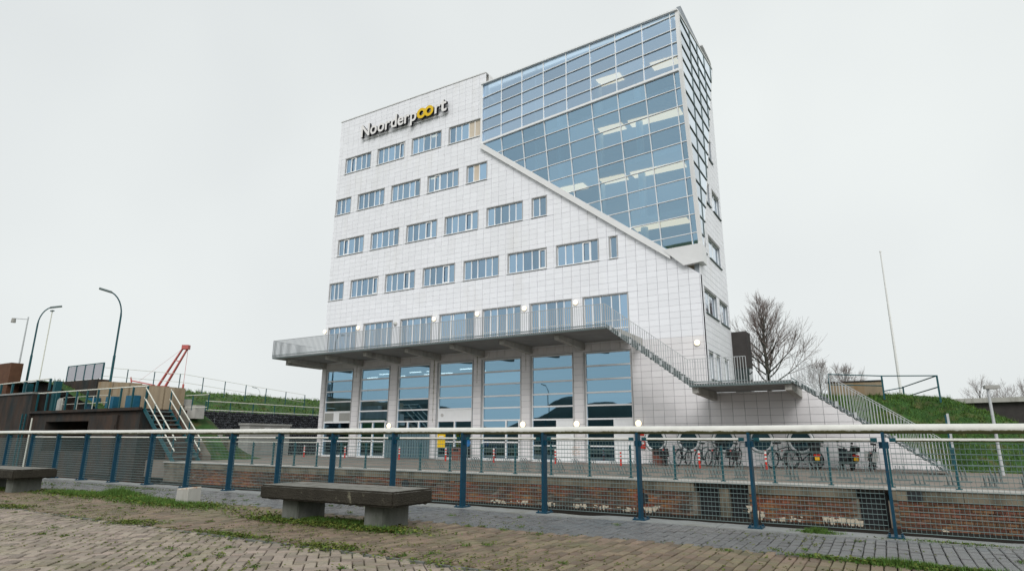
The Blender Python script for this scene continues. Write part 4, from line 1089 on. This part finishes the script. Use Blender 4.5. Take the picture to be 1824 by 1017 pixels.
# scooters
def scooter(label, x, y, rz, lean):
    t = thing('scooter', label, 'scooter', (x, y, ZF), 0, 'scooters parked against the wall'); t.rotation_euler = (0, 0, rz); t.scale = (1, 1, .98)
    for cx in (-.62, .62):
        w_ = MB().tube(wheel_pts(cx, .22, .17), .055, 10, cap=False).build('wheel', m_black, t)
        MB().tube([(cx, -.05, .22), (cx, .05, .22)], .11, 14).build('hub', m_chrome, w_)
    prof = [(-.98, .42, .10), (-.90, .66, .17), (-.60, .74, .19), (-.20, .70, .17), (-.05, .50, .16), (-.02, .30, .16)]
    b_ = MB(); rings = []
    for (px, pz, wd2) in prof:
        zb = .26 if px > -.8 else .40
        rings.append([(px, -wd2, zb+.06), (px, -wd2*1.05, (zb+pz)/2), (px, -wd2*.7, pz), (px, wd2*.7, pz), (px, wd2*1.05, (zb+pz)/2), (px, wd2, zb+.06)])
    vs_ = [p for r_ in rings for p in r_]; fs = [(i*6+k, i*6+(k+1) % 6, (i+1)*6+(k+1) % 6, (i+1)*6+k) for i in range(len(prof)-1) for k in range(6)]+[(0, 1, 2, 3, 4, 5), tuple(range(30, 36))]
    b_.add(vs_, fs, 0, True).build('body', m_bike, t)
    MB().box(-.05, .38, -.17, .17, .24, .31).build('footboard', m_black, t)
    MB().prism([(.38, -.19, .30), (.46, -.20, .60), (.42, -.15, .92), (.36, -.12, .92), (.38, -.17, .60), (.32, -.16, .30)], (0, .38, 0)).build('leg_shield', m_bike, t)
    MB().prism([(-.85, -.13, .74), (-.78, -.13, .83), (-.30, -.13, .82), (-.15, -.12, .74)], (0, .26, 0)).build('seat', m_black, t)
    MB().prism([(-1.02, -.15, .80), (-1.05, -.15, 1.02), (-.82, -.14, 1.05), (-.74, -.14, .82)], (0, .30, 0)).build('top_case', m_black, t)
    MB().tube([(.62, 0, .25), (.42, 0, .85), (.38, 0, .98)], .03, 8).tube([(.30, -.32, 1.02), (.38, -.12, 1.0), (.38, .12, 1.0), (.30, .32, 1.02)], .016, 6).build('handlebar', m_black, t)
    for s_ in (-1, 1): MB().tube([(.33, s_*.26, 1.02), (.33, s_*.30, 1.17)], .008, 5).box(.31, .33, s_*.30-.05, s_*.30+.05, 1.15, 1.24).build('mirror', m_black, t)
    MB().box(-1.04, -1.02, -.09, .09, .42, .56).build('number_plate', m_plate, t)
    MB().box(-1.01, -.985, -.13, .13, .60, .67).build('rear_light', m_red, t)
    MB().prism([(.40, -.09, .36), (.62, -.09, .44), (.86, -.09, .30), (.84, -.09, .27), (.62, -.09, .40)], (0, .18, 0)).build('mudguard', m_bike, t)
    t.rotation_euler = (lean, 0, rz)
scooter('black scooter with yellow plate standing upright below the fifth round window', 33.05, -1.0, R(96), R(0))
scooter('black scooter with yellow plate tilted on its stand, second from the stair wall', 34.2, -1.0, R(112), R(7))
# bins, boxes and signs by the entrance
b_ = thing('litter_bin', 'brown litter bin below the first round window', 'bin', (25.55, -.35, ZF)); MB().box(-.24, .24, -.2, .2, 0, .72).build('body', m_binr, b_); MB().box(-.26, .26, -.22, .22, .72, .80).build('lid', m_concd, b_); MB().box(-.17, .17, -.212, -.2, .5, .66).build('slot', m_black, b_)
b_ = thing('litter_bin', 'brown litter bin in front of the yellow sign', 'bin', (13.1, -.7, ZF)); MB().box(-.3, .3, -.22, .22, 0, .72).build('body', m_binr, b_); MB().box(-.32, .32, -.24, .24, .72, .78).build('lid', m_concd, b_); MB().box(-.2, .2, -.232, -.22, .5, .66).build('slot', m_black, b_)
b_ = thing('wall_box', 'red box fixed to the wall left of the first round window', 'box', (24.68, -.14, .72)); MB().box(-.12, .12, 0, .13, 0, .42).build('body', m_red, b_); MB().box(-.09, .09, -.012, 0, .22, .36).build('front', m_white, b_)
b_ = thing('warning_sign', 'small red and white sign on the wall above the red box', 'sign', (24.62, -.03, 1.38)); MB().box(-.13, .13, 0, .02, 0, .10).build('plate', m_red, b_); MB().box(-.13, .13, 0, .02, .10, .17).build('band', m_white, b_)
b_ = thing('notice_board', 'tall yellow sign board standing in front of the entrance', 'sign', (11.8, -.7, ZF)); MB().box(-.30, .30, 0, .04, .7, 1.6).build('board', m_yel, b_); MB().box(-.18, .18, -.006, 0, 1.38, 1.44).build('text_bar', m_white, b_)
for s_ in (-1, 1): MB().tube([(s_*.25, .06, 0), (s_*.25, .06, 1.55)], .02, 6).build('post', m_galvd, b_)
b_ = thing('round_sign', 'round blue traffic sign on a pole near the entrance', 'sign', (13.95, -.9, ZF)); MB().tube([(0, .03, 0), (0, .03, 1.25)], .025, 8).build('pole', m_galvd, b_); MB().tube([(0, .0, 1.02), (0, -.02, 1.02)], .22, 24).build('disc', m_bsign, b_)
b_ = thing('screen_wall', 'grey-blue slatted screen beside the entrance doors', 'screen', (6.75, -.25, ZF))
for k in range(18): MB().box(k*.21, k*.21+.15, 0, .05, .02, 1.75).build('slat', mat('screen_slat', (.10,.17,.20), .5) if k == 0 else bpy.data.materials['screen_slat'], b_)
b_ = thing('wall_graffiti', 'faint orange marker scribble on the white pillar between the doors', 'graffiti', (20.75, -.012, .55))
for k in range(5): MB().tube([(-.25+.1*i, 0, -.2+.1*k+.03*math.sin(i*2+k)) for i in range(6)], .008, 4).build('stroke', mat('graffiti_orange', (.72,.45,.28), .6) if k == 0 else bpy.data.materials['graffiti_orange'], b_)
# ================================================================== LEFT SIDE
# dry-stone basalt retaining wall
bw = thing('basalt_wall', 'dark dry-stone basalt retaining wall left of the building', 'wall', (-4.5, -6.2, ZF))
MB().box(-.55, -.14, 0, 17, 0, 3.0).build('core', m_joint, bw)
MB().box(-3.2, -.14, -.30, -.02, 0, 2.9).build('end_core', m_joint, bw)
ico = bmesh.new(); bmesh.ops.create_icosphere(ico, subdivisions=1, radius=1); iv = [v.co.copy() for v in ico.verts]; ifc = [tuple(v.index for v in f.verts) for f in ico.faces]; ico.free()
rk = MB()
def rock(mb, c, sx, sy, sz):
    mb.add([(c[0]+v.x*sx*random.uniform(.8, 1.2), c[1]+v.y*sy*random.uniform(.8, 1.2), c[2]+v.z*sz*random.uniform(.8, 1.2)) for v in iv], ifc)
y = 0.0
for j in range(17):
    y = random.uniform(0, .2); z = .10+j*.18
    while y < 11.5:
        s_ = random.uniform(.09, .15); rock(rk, (-.10+random.uniform(-.03, .05), y, z+random.uniform(-.03, .03)), .10, s_, .105); y += s_*1.75
    y = -3.2
    while y < -.1:
        s_ = random.uniform(.09, .15); rock(rk, (y, -.30+random.uniform(-.04, .03), z), s_, .10, .105); y += s_*1.75
tag(rk.build('stones', m_basalt, bw, fix=False), kind='stuff')
def railing(name, label, pts, h, npost, mpost, mrail, mids=(.5,), rr=.024, cat='railing', pw=.05, grp=None):
    t = thing(name, label, cat, pts[0], 0, grp); o0 = Vector(pts[0])
    tot = [0]
    for a, b in zip(pts[:-1], pts[1:]): tot.append(tot[-1]+(Vector(b)-Vector(a)).length)
    me = MB().box(-pw/2, pw/2, -pw/2, pw/2, -.05, h).mesh('post'); me.materials.append(mpost)
    for k in range(npost):
        d = tot[-1]*k/(npost-1)
        for i in range(len(pts)-1):
            if d <= tot[i+1]+1e-6: break
        q = Vector(pts[i])+(Vector(pts[i+1])-Vector(pts[i]))*((d-tot[i])/(tot[i+1]-tot[i])); inst('post', me, q-o0, t)
    for f in (1,)+tuple(mids): MB().tube([Vector(p)-o0+Vector((0, 0, h*f)) for p in pts], rr, 8).build('rail', mrail, t)
    return t
railing('railing', 'cream pipe railing with teal posts on top of the basalt wall', [(-4.85, -5.9, 2.75), (-4.85, 9.5, 2.75)], .92, 9, m_teal, m_cream, (.35,), .03)
railing('railing', 'thin railing stepping down the grass dike behind the lock head', [(-13.0, -9.2, 4.9), (-11.0, -4.0, 4.75), (-9.8, 1.8, 4.15), (-8.6, 6.0, 3.7)], 1.25, 10, m_teal, m_cream, (.5,), .016)
railing('railing', 'short cream railing frame on the pale retaining steps', [(-2.2, -9.6, 2.85), (1.0, -9.6, 2.85)], .85, 3, m_teal, m_cream, (.12,), .022)
# pale retaining steps on the slope
ps = thing('retaining_steps', 'pale concrete retaining blocks stepping down at the grass slope', 'wall', (0, -9, 0))
MB().box(-5.2, -2.9, -.6, .0, 2.4, 3.95).build('block', m_conc, ps); MB().box(-2.9, -1.5, -.6, .0, 2.4, 3.5).build('block', m_conc, ps); MB().box(-1.5, -.2, -.6, 0, 2.3, 3.1).build('block', m_conc, ps)
# electrical cabinet hut
cb = thing('transformer_cabinet', 'low grey ribbed transformer cabinet in front of the basalt wall', 'cabinet', (-3.1, -3.5, ZF), R(3))
MB().box(-1.0, .0, 0, 3.75, 0, 2.15).build('body', m_gbox, cb); MB().box(-1.08, .08, -.08, 3.83, 2.15, 2.28).build('roof', m_gbox, cb)
for k in range(34): 
    if k not in (0, 33): MB().box(.002, .03, .05+k*.109, .05+k*.109+.06, .1, 1.35).build('rib', m_gbox, cb)
for k in range(8): MB().box(-.95+k*.12, -.89+k*.12, -.03, -.002, .1, 1.35).build('rib', m_gbox, cb)
for y in (1.35, 2.95): MB().box(.002, .02, y, y+.5, 1.75, 2.0).build('louvre', m_reveal, cb)
# blue door hut beside it
dh = thing('service_door', 'blue painted steel door in the lock wall', 'door', (-1.2, -8.4, ZF)); MB().box(0, 1.75, 0, .08, 0, 1.35).build('leaf', m_blued, dh); MB().box(-.1, 1.85, .08, .25, 0, 1.45).build('frame', m_conc, dh); MB().box(1.95, 3.0, .05, .3, 0, 1.15).build('side_panel', m_lockc, dh)
# lock head: dark concrete block with platform, opening, upper works
lh = thing('lock_head', 'dark stained concrete lock head with platforms at the left edge', 'lock', (0, 0, 0))
def LB(nm, m, *b): return MB().box(*b).build(nm, m, lh)
LB('pier', m_concd, -40, -14.2, -12.6, -4, -3.2, 4.05)
LB('pier_cap', m_kerb, -40, -14.15, -12.7, -11.9, 4.05, 4.16)
LB('base', m_concd, -14.2, -12.1, -12.4, -8, -3.2, 2.80); LB('base', m_concd, -6.65, -1.0, -12.4, -9.6, -3.2, 2.80); LB('lintel', m_concd, -12.1, -6.65, -12.4, -8, 2.15, 2.80); LB('sill_block', m_concd, -12.1, -6.65, -12.4, -8, -3.2, .3); LB('opening_back', m_black, -12.1, -6.65, -9.0, -8.8, .3, 2.15)
LB('ledge', m_concd, -14.2, -.9, -12.62, -12.4, 2.70, 2.86)
LB('buttress', m_concd, -6.2, -3.2, -12.52, -12.41, -1, 2.45); LB('buttress', m_concd, -3.9, -3.3, -12.55, -12.53, -.4, 1.9)
LB('upper_wall', m_concd, -19.5, -10.2, -10.6, -9.8, 2.8, 5.05)
for k in range(4): LB('sheet_pile', m_concr, -10.2+k, -9.24+k, -10.5-.05*(k % 2), -9.7, 2.8, 4.85-.07*k)
for k in range(5): LB('sheet_pile', m_concr, -6.2+k, -5.25+k, -10.45-.06*(k % 2), -9.75, 2.8, 4.5-.09*k)
LB('rusty_tower', mat('rust_brown', (.105,.05,.028), .8, var=.2, nscale=2), -36, -21.7, -11.4, -10.6, 4.1, 6.75)
for x in (-10.4, -8.0, -5.6): LB('blue_locker', m_blued, x, x+.95, -10.95, -10.55, 2.86, 3.75)
for k in range(2): MB().tube([(-13.0+k*.55, -11.6, 2.86), (-13.0+k*.55, -11.6, 3.55), (-13.0+k*.55, -11.6, 3.75)], [.25, .25, .10], 12).build('gas_cylinder', m_gbox, lh)
for x in (-17.2, -13.0): MB().box(x, x+.35, -12.0, -11.6, 2.9, 4.9).build('gate_machinery', m_teal, lh)
# glass screen on the upper wall
gs = thing('screen_fence', 'teal framed mesh screen on top of the lock head', 'fence', (-15.2, -10.3, 5.05))
for k in range(5): MB().box(k*1.22, k*1.22+.10, -.04, .04, 0, 1.10).build('post', m_teal, gs)
MB().box(0, 4.98, -.03, .03, 1.10, 1.16).build('rail', m_teal, gs)
for k in range(4): MB().box(k*1.22+.10, k*1.22+1.22, -.006, .006, .08, 1.08).build('infill', mat('screen_mesh', (.42,.42,.46), .6) if k == 0 else bpy.data.materials['screen_mesh'], gs)
railing('railing', 'cream pipe railing with teal posts on the dark lock platform', [(-14.1, -12.3, 2.86), (-2.3, -12.3, 2.86), (-1.0, -12.2, 2.86)], 1.22, 11, m_teal, m_cream, (), .04, pw=.09)
railing('railing', 'low thin cream railing behind the lock platform', [(-12.0, -11.7, 2.86), (-6.0, -11.7, 2.86)], .9, 4, m_cream, m_cream, (.5,), .018, pw=.04)
railing('railing', 'cream rail on the tall dark pier at the left edge', [(-26, -12.2, 4.16), (-13.0, -12.2, 4.3)], .75, 8, m_teal, m_cream, (), .04, pw=.12)
# ladder on the pier
la = thing('ladder', 'teal steel ladder on the dark lock pier', 'ladder', (-14.6, -12.72, -1.5))
for s_ in (-1, 1): MB().box(s_*.25-.03, s_*.25+.03, -.04, .04, 0, 4.2).build('rail', m_teal, la)
for k in range(12): MB().tube([(-.25, 0, .3+k*.33), (.25, 0, .3+k*.33)], .015, 6).build('rung', m_teal, la)
dp = thing('drain_pipe', 'thin cream vertical pipe beside the lock ladder', 'pipe', (-13.4, -12.7, -1.5)); MB().tube([(0, 0, 0), (0, 0, 3.9)], .05, 8).build('pipe', m_cream, dp)
# steps with white handrails
sp_ = thing('steps', 'steep steps with cream double handrails beside the brick ramp', 'stairs', (-.9, -12.3, 2.86))
for k in range(12): MB().box(k*.30, k*.30+.34, 0, 1.5, -.25*(k+1), -.25*(k+1)+.06).build('tread', m_galvd, sp_)
for y in (0, 1.5):
    MB().bar((0, y, -.1), (3.6, y, -3.05), .05, .22).build('stringer', m_teal, sp_)
    for h in (1.12, .55): MB().tube([(-.1, y, h), (3.5, y, h-2.95)], .035, 8).build('handrail', m_cream, sp_)
    for k in range(4): MB().box(k*1.1-.03, k*1.1+.03, y-.03, y+.03, -k*.9-.1, -k*.9+1.08).build('post', m_teal, sp_)
br = thing('brick_ramp', 'sloping brick wing wall beside the lock steps', 'wall', (0, 0, 0))
MB().prism([(-1.6, -10.6, 2.75), (-.55, -10.6, 2.75), (2.6, -10.6, .2), (2.6, -10.6, -.1), (-1.6, -10.6, -.1)], (0, .5, 0)).build('core', m_mortar, br)
fl = MB()
for j in range(36):
    z = -.05+j*.078; xe = min(2.6, -.55+(2.75-z)*1.235)
    x = -1.6+(.1 if j % 2 else 0)
    while x < xe-.2: fl.box(x, x+.19, -10.63, -10.58, z, z+.066); x += .205
tag(fl.build('brick_field', mat('weathered_brick', (.16,.10,.075), .9, var=.2, isl=.3), br, fix=False), kind='stuff')
# ------------------------------------------------------------------ street lamps
def street_lamp(label, x, y, z, h, arm, ang, grp='street lamps at the lock', mt=None, rp=.06):
    t = thing('street_lamp', label, 'street lamp', (x, y, z), ang, grp); mt = mt or m_teal
    MB().tube([(0, 0, 0), (0, 0, h*.45)], rp*1.35, 10).build('base', mt, t)
    pts = [(0, 0, h*.45), (0, 0, h*.78)]+[(arm*.75*(1-math.cos(a)), 0, h*.78+(h*.2)*math.sin(a)) for a in [R(12*k) for k in range(1, 7)]]
    MB().tube(pts, [rp]*2+[rp*.75]*(len(pts)-2), 10).build('pole', mt, t)
    e = Vector(pts[-1]); d = (Vector(pts[-1])-Vector(pts[-2])).normalized(); d = (d+Vector((.9, 0, -.15))).normalized()
    MB().obox(e+d*.38, d*.40, Vector((0, .14, 0)), d.cross(Vector((0, 1, 0)))*.055).build('lamp_head', m_galvd, t)
street_lamp('tall curved street lamp with its head pointing left above the dike', -9.7, -10.0, 2.86, 8.5, 1.5, math.atan2(-.89, -.46))
street_lamp('tall curved street lamp with its head pointing right at the left edge', -22.2, -10.0, 4.1, 7.6, 1.2, math.atan2(.9, .42))
street_lamp('tiny far street lamp behind the grass dike', -60, 40.5, 4.5, 5.6, 1.2, math.atan2(-.7, -.75), None, m_galv, .05)
street_lamp('street lamp behind the viewer, mirrored in the sixth ground floor window', -4.3, -45, -.05, 9.2, 1.3, R(190), None)
cpol = thing('camera_pole', 'slim mast with small camera at the left edge', 'mast', (-24.1, -10, 4.1)); MB().tube([(0, 0, 0), (0, 0, 6.7)], [.08, .05], 8).build('mast', m_galv, cpol); MB().tube([(0, 0, 6.5), (-.45, -.8, 6.5)], .03, 6).build('arm', m_galv, cpol); MB().tube([(-.45, -.8, 6.5), (-.45, -.8, 6.15)], [.14, .17], 10).build('camera_dome', m_gbox, cpol)
cp2 = thing('mast', 'thin pale mast between the two lamp posts at left', 'mast', (-29.5, -6.2, 4.1)); MB().tube([(0, 0, 0), (0, 0, 8.4)], .045, 8).build('pole', m_cream, cp2); MB().box(-.2, .2, -.1, .1, 8.4, 8.5).build('head', m_galvd, cp2)
# ------------------------------------------------------------------ red crane far off
cr_ = thing('crane', 'red lattice crane boom rising behind the dike', 'crane', (-103.8, 47.0, 6.9), math.atan2(.52, .86)); cr_.scale = (.74, .74, .74)
def tr(nm, p, q, w_): MB().bar(p, q, w_, w_).build(nm, m_crane, cr_)
for s_ in (-.35, .35):
    tr('boom_chord', (0, s_, 7.5), (6.2, s_*.5, 19.5), .30); tr('boom_chord', (2.0, s_, 7.0), (7.4, s_*.5, 19.0), .30)
for k in range(4):
    t = k/3; a = Vector((6.2*t, 0, 7.5+12*t)); b = Vector((2.0+5.4*t, 0, 7.0+12.0*t)); tr('boom_brace', a+Vector((0, -.3, 0)), b+Vector((0, -.3, 0)), .22)
    tr('boom_brace', a+Vector((0, -.3, 0)), a+Vector((0, .3, 0)), .2)
MB().box(5.9, 7.9, -.7, .7, 18.8, 20.1).build('boom_head', m_crane, cr_); MB().box(-.6, 2.8, -1.2, 1.2, 5.5, 7.6).build('boom_foot', m_crane, cr_)
tr('jib', (-1, 0, 7.8), (-8.5, 0, 9.2), .35); tr('jib', (-8.2, 0, 8.6), (-8.6, 0, 10.2), .3)
MB().tube([(7.6, 0, 18.8), (7.6, 0, 8.2)], .06, 5).build('cable', m_crane, cr_); MB().tube([(7.6, 0, 8.2), (7.6, 0, 7.0)], .3, 8).build('hook_block', m_crane, cr_)
MB().tube([(6.6, 0, 19.6), (-6, 0, 9)], .03, 5).build('stay', m_crane, cr_)

# ================================================================== RIGHT SIDE
db = thing('stair_tower', 'dark clad glass-fronted entrance block beside the tree', 'building', (28.9, 7.3, 3.4))
MB().box(-.75, .22, 0, 1.2, 2.1, 4.35).build('upper_cladding', m_dblk, db); MB().box(-.75, .20, .06, 1.15, 0, 2.1).build('glass_front', mat('dark_glass_block', (.03,.045,.045), .06, spec=.8), db)
for x in (-.45, -.12): MB().box(x-.02, x+.02, .02, .058, 0, 2.1).build('mullion', m_dblk, db)
MB().box(-.75, .20, .02, .058, 1.0, 1.04).build('transom', m_dblk, db)
# bare trees
def branch(mb, tw, p, d, L_, r_, lvl, spread, maxl):
    n = 3; pts = [p]; q = p.copy(); dd = d.copy()
    for k in range(n):
        dd = (dd+Vector((random.gauss(0, .10), random.gauss(0, .10), random.gauss(.04, .07)))).normalized(); q = q+dd*L_/n; pts.append(q.copy())
    rs = [r_*(1-.45*k/n) for k in range(n+1)]
    (mb if lvl < 2 else tw).tube(pts, rs, 6 if lvl < 2 else 3, cap=False)
    if lvl >= maxl: return
    for k in range(random.choice((3, 4)) if lvl else 0):
        t = random.uniform(.3, 1); i = min(int(t*n), n-1); pp = pts[i].lerp(pts[i+1], t*n-i)
        a = random.uniform(0, 6.283); side = dd.cross(Vector((math.cos(a), math.sin(a), .3))).normalized()
        nd_ = (dd*math.cos(spread)+side*math.sin(spread)+Vector((0, 0, .12))).normalized()
        branch(mb, tw, pp, nd_, L_*random.uniform(.55, .78), max(r_*random.uniform(.42, .58), .0055), lvl+1, spread, maxl)
    if lvl: branch(mb, tw, pts[-1], dd, L_*.7, max(r_*.5, .007), lvl+1, spread, maxl)
def tree(label, x, y, z, H_, r_, crown_w, seed, maxl=5, low=.32, nlimb=15, grp=None):
    random.seed(seed); t = thing('bare_tree', label, 'tree', (x, y, z), 0, grp); mb, tw = MB(), MB()
    npt = 8; pts = [Vector((.08*math.sin(k*.9)*k/npt, .06*math.cos(k*1.3)*k/npt, H_*.86*k/npt)) for k in range(npt+1)]
    mb.tube(pts, [r_*(1-.82*k/npt)+.012 for k in range(npt+1)], 8)
    for k in range(nlimb):
        f = low+(1-low)*(k/nlimb)**.9; i = min(int(f*npt*.99), npt-1); p = pts[i].lerp(pts[i+1], f*npt*.99-i)
        a = k*2.4+random.uniform(-.4, .4); el = R(22+48*f+random.uniform(-6, 8)); d = Vector((math.cos(a)*math.cos(el), math.sin(a)*math.cos(el), math.sin(el)))
        L_ = crown_w*(.78-.50*f)*random.uniform(.85, 1.15); branch(mb, tw, p, d, L_, r_*(.42-.22*f), 1, R(30), maxl)
    mb.build('trunk', m_bark, t, fix=False); tw.build('crown', m_twig, t, fix=False)
tree('large bare tree standing between the building and the grass mound', 29.75, 10.0, 3.4, 6.5, .15, 2.75, 23, 4, .2, 32)
tree('bare tree right behind the stairs, lower and wider than the big one', 32.3, 16, 3.4, 2.9, .05, 1.7, 5, 4, .08, 14)
tree('bare bush-like tree left of the teal railing on the mound', 33.7, 18, 3.4, 2.6, .045, 1.6, 8, 4, .06, 14)
for k in range(7): tree('leafless shrub beyond the viaduct, %s of the row from the left' % ['first', 'second', 'third', 'fourth', 'fifth', 'sixth', 'last'][k], 46.5+k*2.6, 66+random.uniform(-2, 2), 1.5, 6.6+random.uniform(-.8, .6), .12, 3.4, 20+k, 4, .1, 11, 'leafless shrubs beyond the viaduct')
random.seed(99)
# hedge of pale planks / low wall behind the lower stair
lwz = thing('low_wall', 'low tan wall behind the stair on the raised ground', 'wall', (33.4, 5, 3.45)); MB().box(0, 2.6, 0, .2, 0, .72).build('body', m_concr, lwz); MB().box(-.05, 2.65, -.03, .23, .72, .80).build('coping', m_concd, lwz)
# railing on the mound
mr_ = thing('railing', 'dark teal railing turning round the top of the grass mound', 'railing', (33.6, 4.0, 3.3))
def mrpost(x, y, z0, z1): MB().box(x-.04, x+.04, y-.04, y+.04, z0, z1).build('post', m_teal, mr_)
mrpost(0, 0, -.1, 1.28); mrpost(2.4, .2, -.1, 1.10); mrpost(4.75, .4, -.3, 1.02); mrpost(3.4, 5.5, -.1, .9)
for a, b in (((0, 0, 1.26), (2.4, .2, 1.08)), ((2.4, .2, 1.08), (4.75, .4, 1.0)), ((0, 0, .72), (2.4, .2, .58)), ((4.75, .4, 1.0), (3.4, 5.5, .86)), ((4.75, .4, .45), (3.4, 5.5, .3)), ((3.4, 5.5, .84), (1.6, 5.8, .55)), ((1.6, 5.8, .3), (-.6, 5.8, .45))): MB().tube([a, b], .03, 6).build('rail', m_teal, mr_)
fp = thing('flagpole', 'tall white flagpole without a flag behind the mound', 'flagpole', (36.9, 11, 3.3)); MB().tube([(0, 0, 0), (0, 0, 9.35)], [.085, .035], 12).build('pole', m_white, fp); MB().tube([(0, 0, 9.35), (0, 0, 9.42), (0, 0, 9.5)], [.05, .06, .01], 10).build('finial', m_white, fp)
ql = thing('quay_lamp', 'short quay lamp with a box-shaped head in front of the mound', 'lamp', (39.45, -2.6, ZF), R(8)); MB().tube([(0, 0, 0), (0, 0, 3.2)], [.062, .05], 12).build('pole', m_galv, ql)
MB().prism([(-.11, -.16, 3.20), (.33, -.16, 3.20), (.36, -.16, 3.26), (.33, -.16, 3.33), (-.11, -.16, 3.33)], (0, .32, 0)).build('lamp_head', m_gbox, ql); MB().box(.02, .30, -.12, .12, 3.188, 3.199).build('diffuser', m_white, ql)
gp_ = thing('marker_post', 'pale gate post at the foot of the lower stair', 'post', (38.05, -2.3, ZF)); MB().box(-.04, .04, -.05, .05, 0, 2.3).build('post', m_galv, gp_); MB().box(-.10, -.04, -.03, .03, .3, 2.25).build('edge', m_teal, gp_)
# viaduct beyond the mound
vd = thing('viaduct', 'dark road viaduct with pale edge beam beyond the mound', 'bridge', (44.2, 44, 0), R(-11))
MB().box(-3, 60, 0, 9, 4.9, 5.35).build('edge_beam', m_conc, vd); MB().box(-3, 60, .5, 9, 1.0, 4.9).build('abutment', m_dblk, vd)
for k in range(8): MB().box(4.2+k*2.2, 4.3+k*2.2, .2, .3, 5.35, 6.2).build('rail_post', m_galv, vd)
MB().box(4.2, 22, .2, .3, 6.15, 6.25).build('rail', m_galv, vd)
car = thing('parked_car', 'blue car body just visible on the viaduct at the right edge', 'car', (48.3, 46, 5.36), R(-11))
MB().prism([(0, 0, .25), (4.2, 0, .25), (4.25, 0, .7), (3.3, 0, .85), (2.8, 0, 1.35), (1.2, 0, 1.4), (.4, 0, .9), (0, 0, .8)], (0, 1.7, 0)).build('body', m_bsign, car)
for x in (.8, 3.4): MB().tube([(x, -.02, .3), (x, 1.72, .3)], .3, 14).build('wheel', m_black, car)
MB().prism([(1.0, -.01, .9), (2.9, -.01, .9), (2.65, -.01, 1.28), (1.3, -.01, 1.32)], (0, .012, 0)).build('window', m_dblk, car)
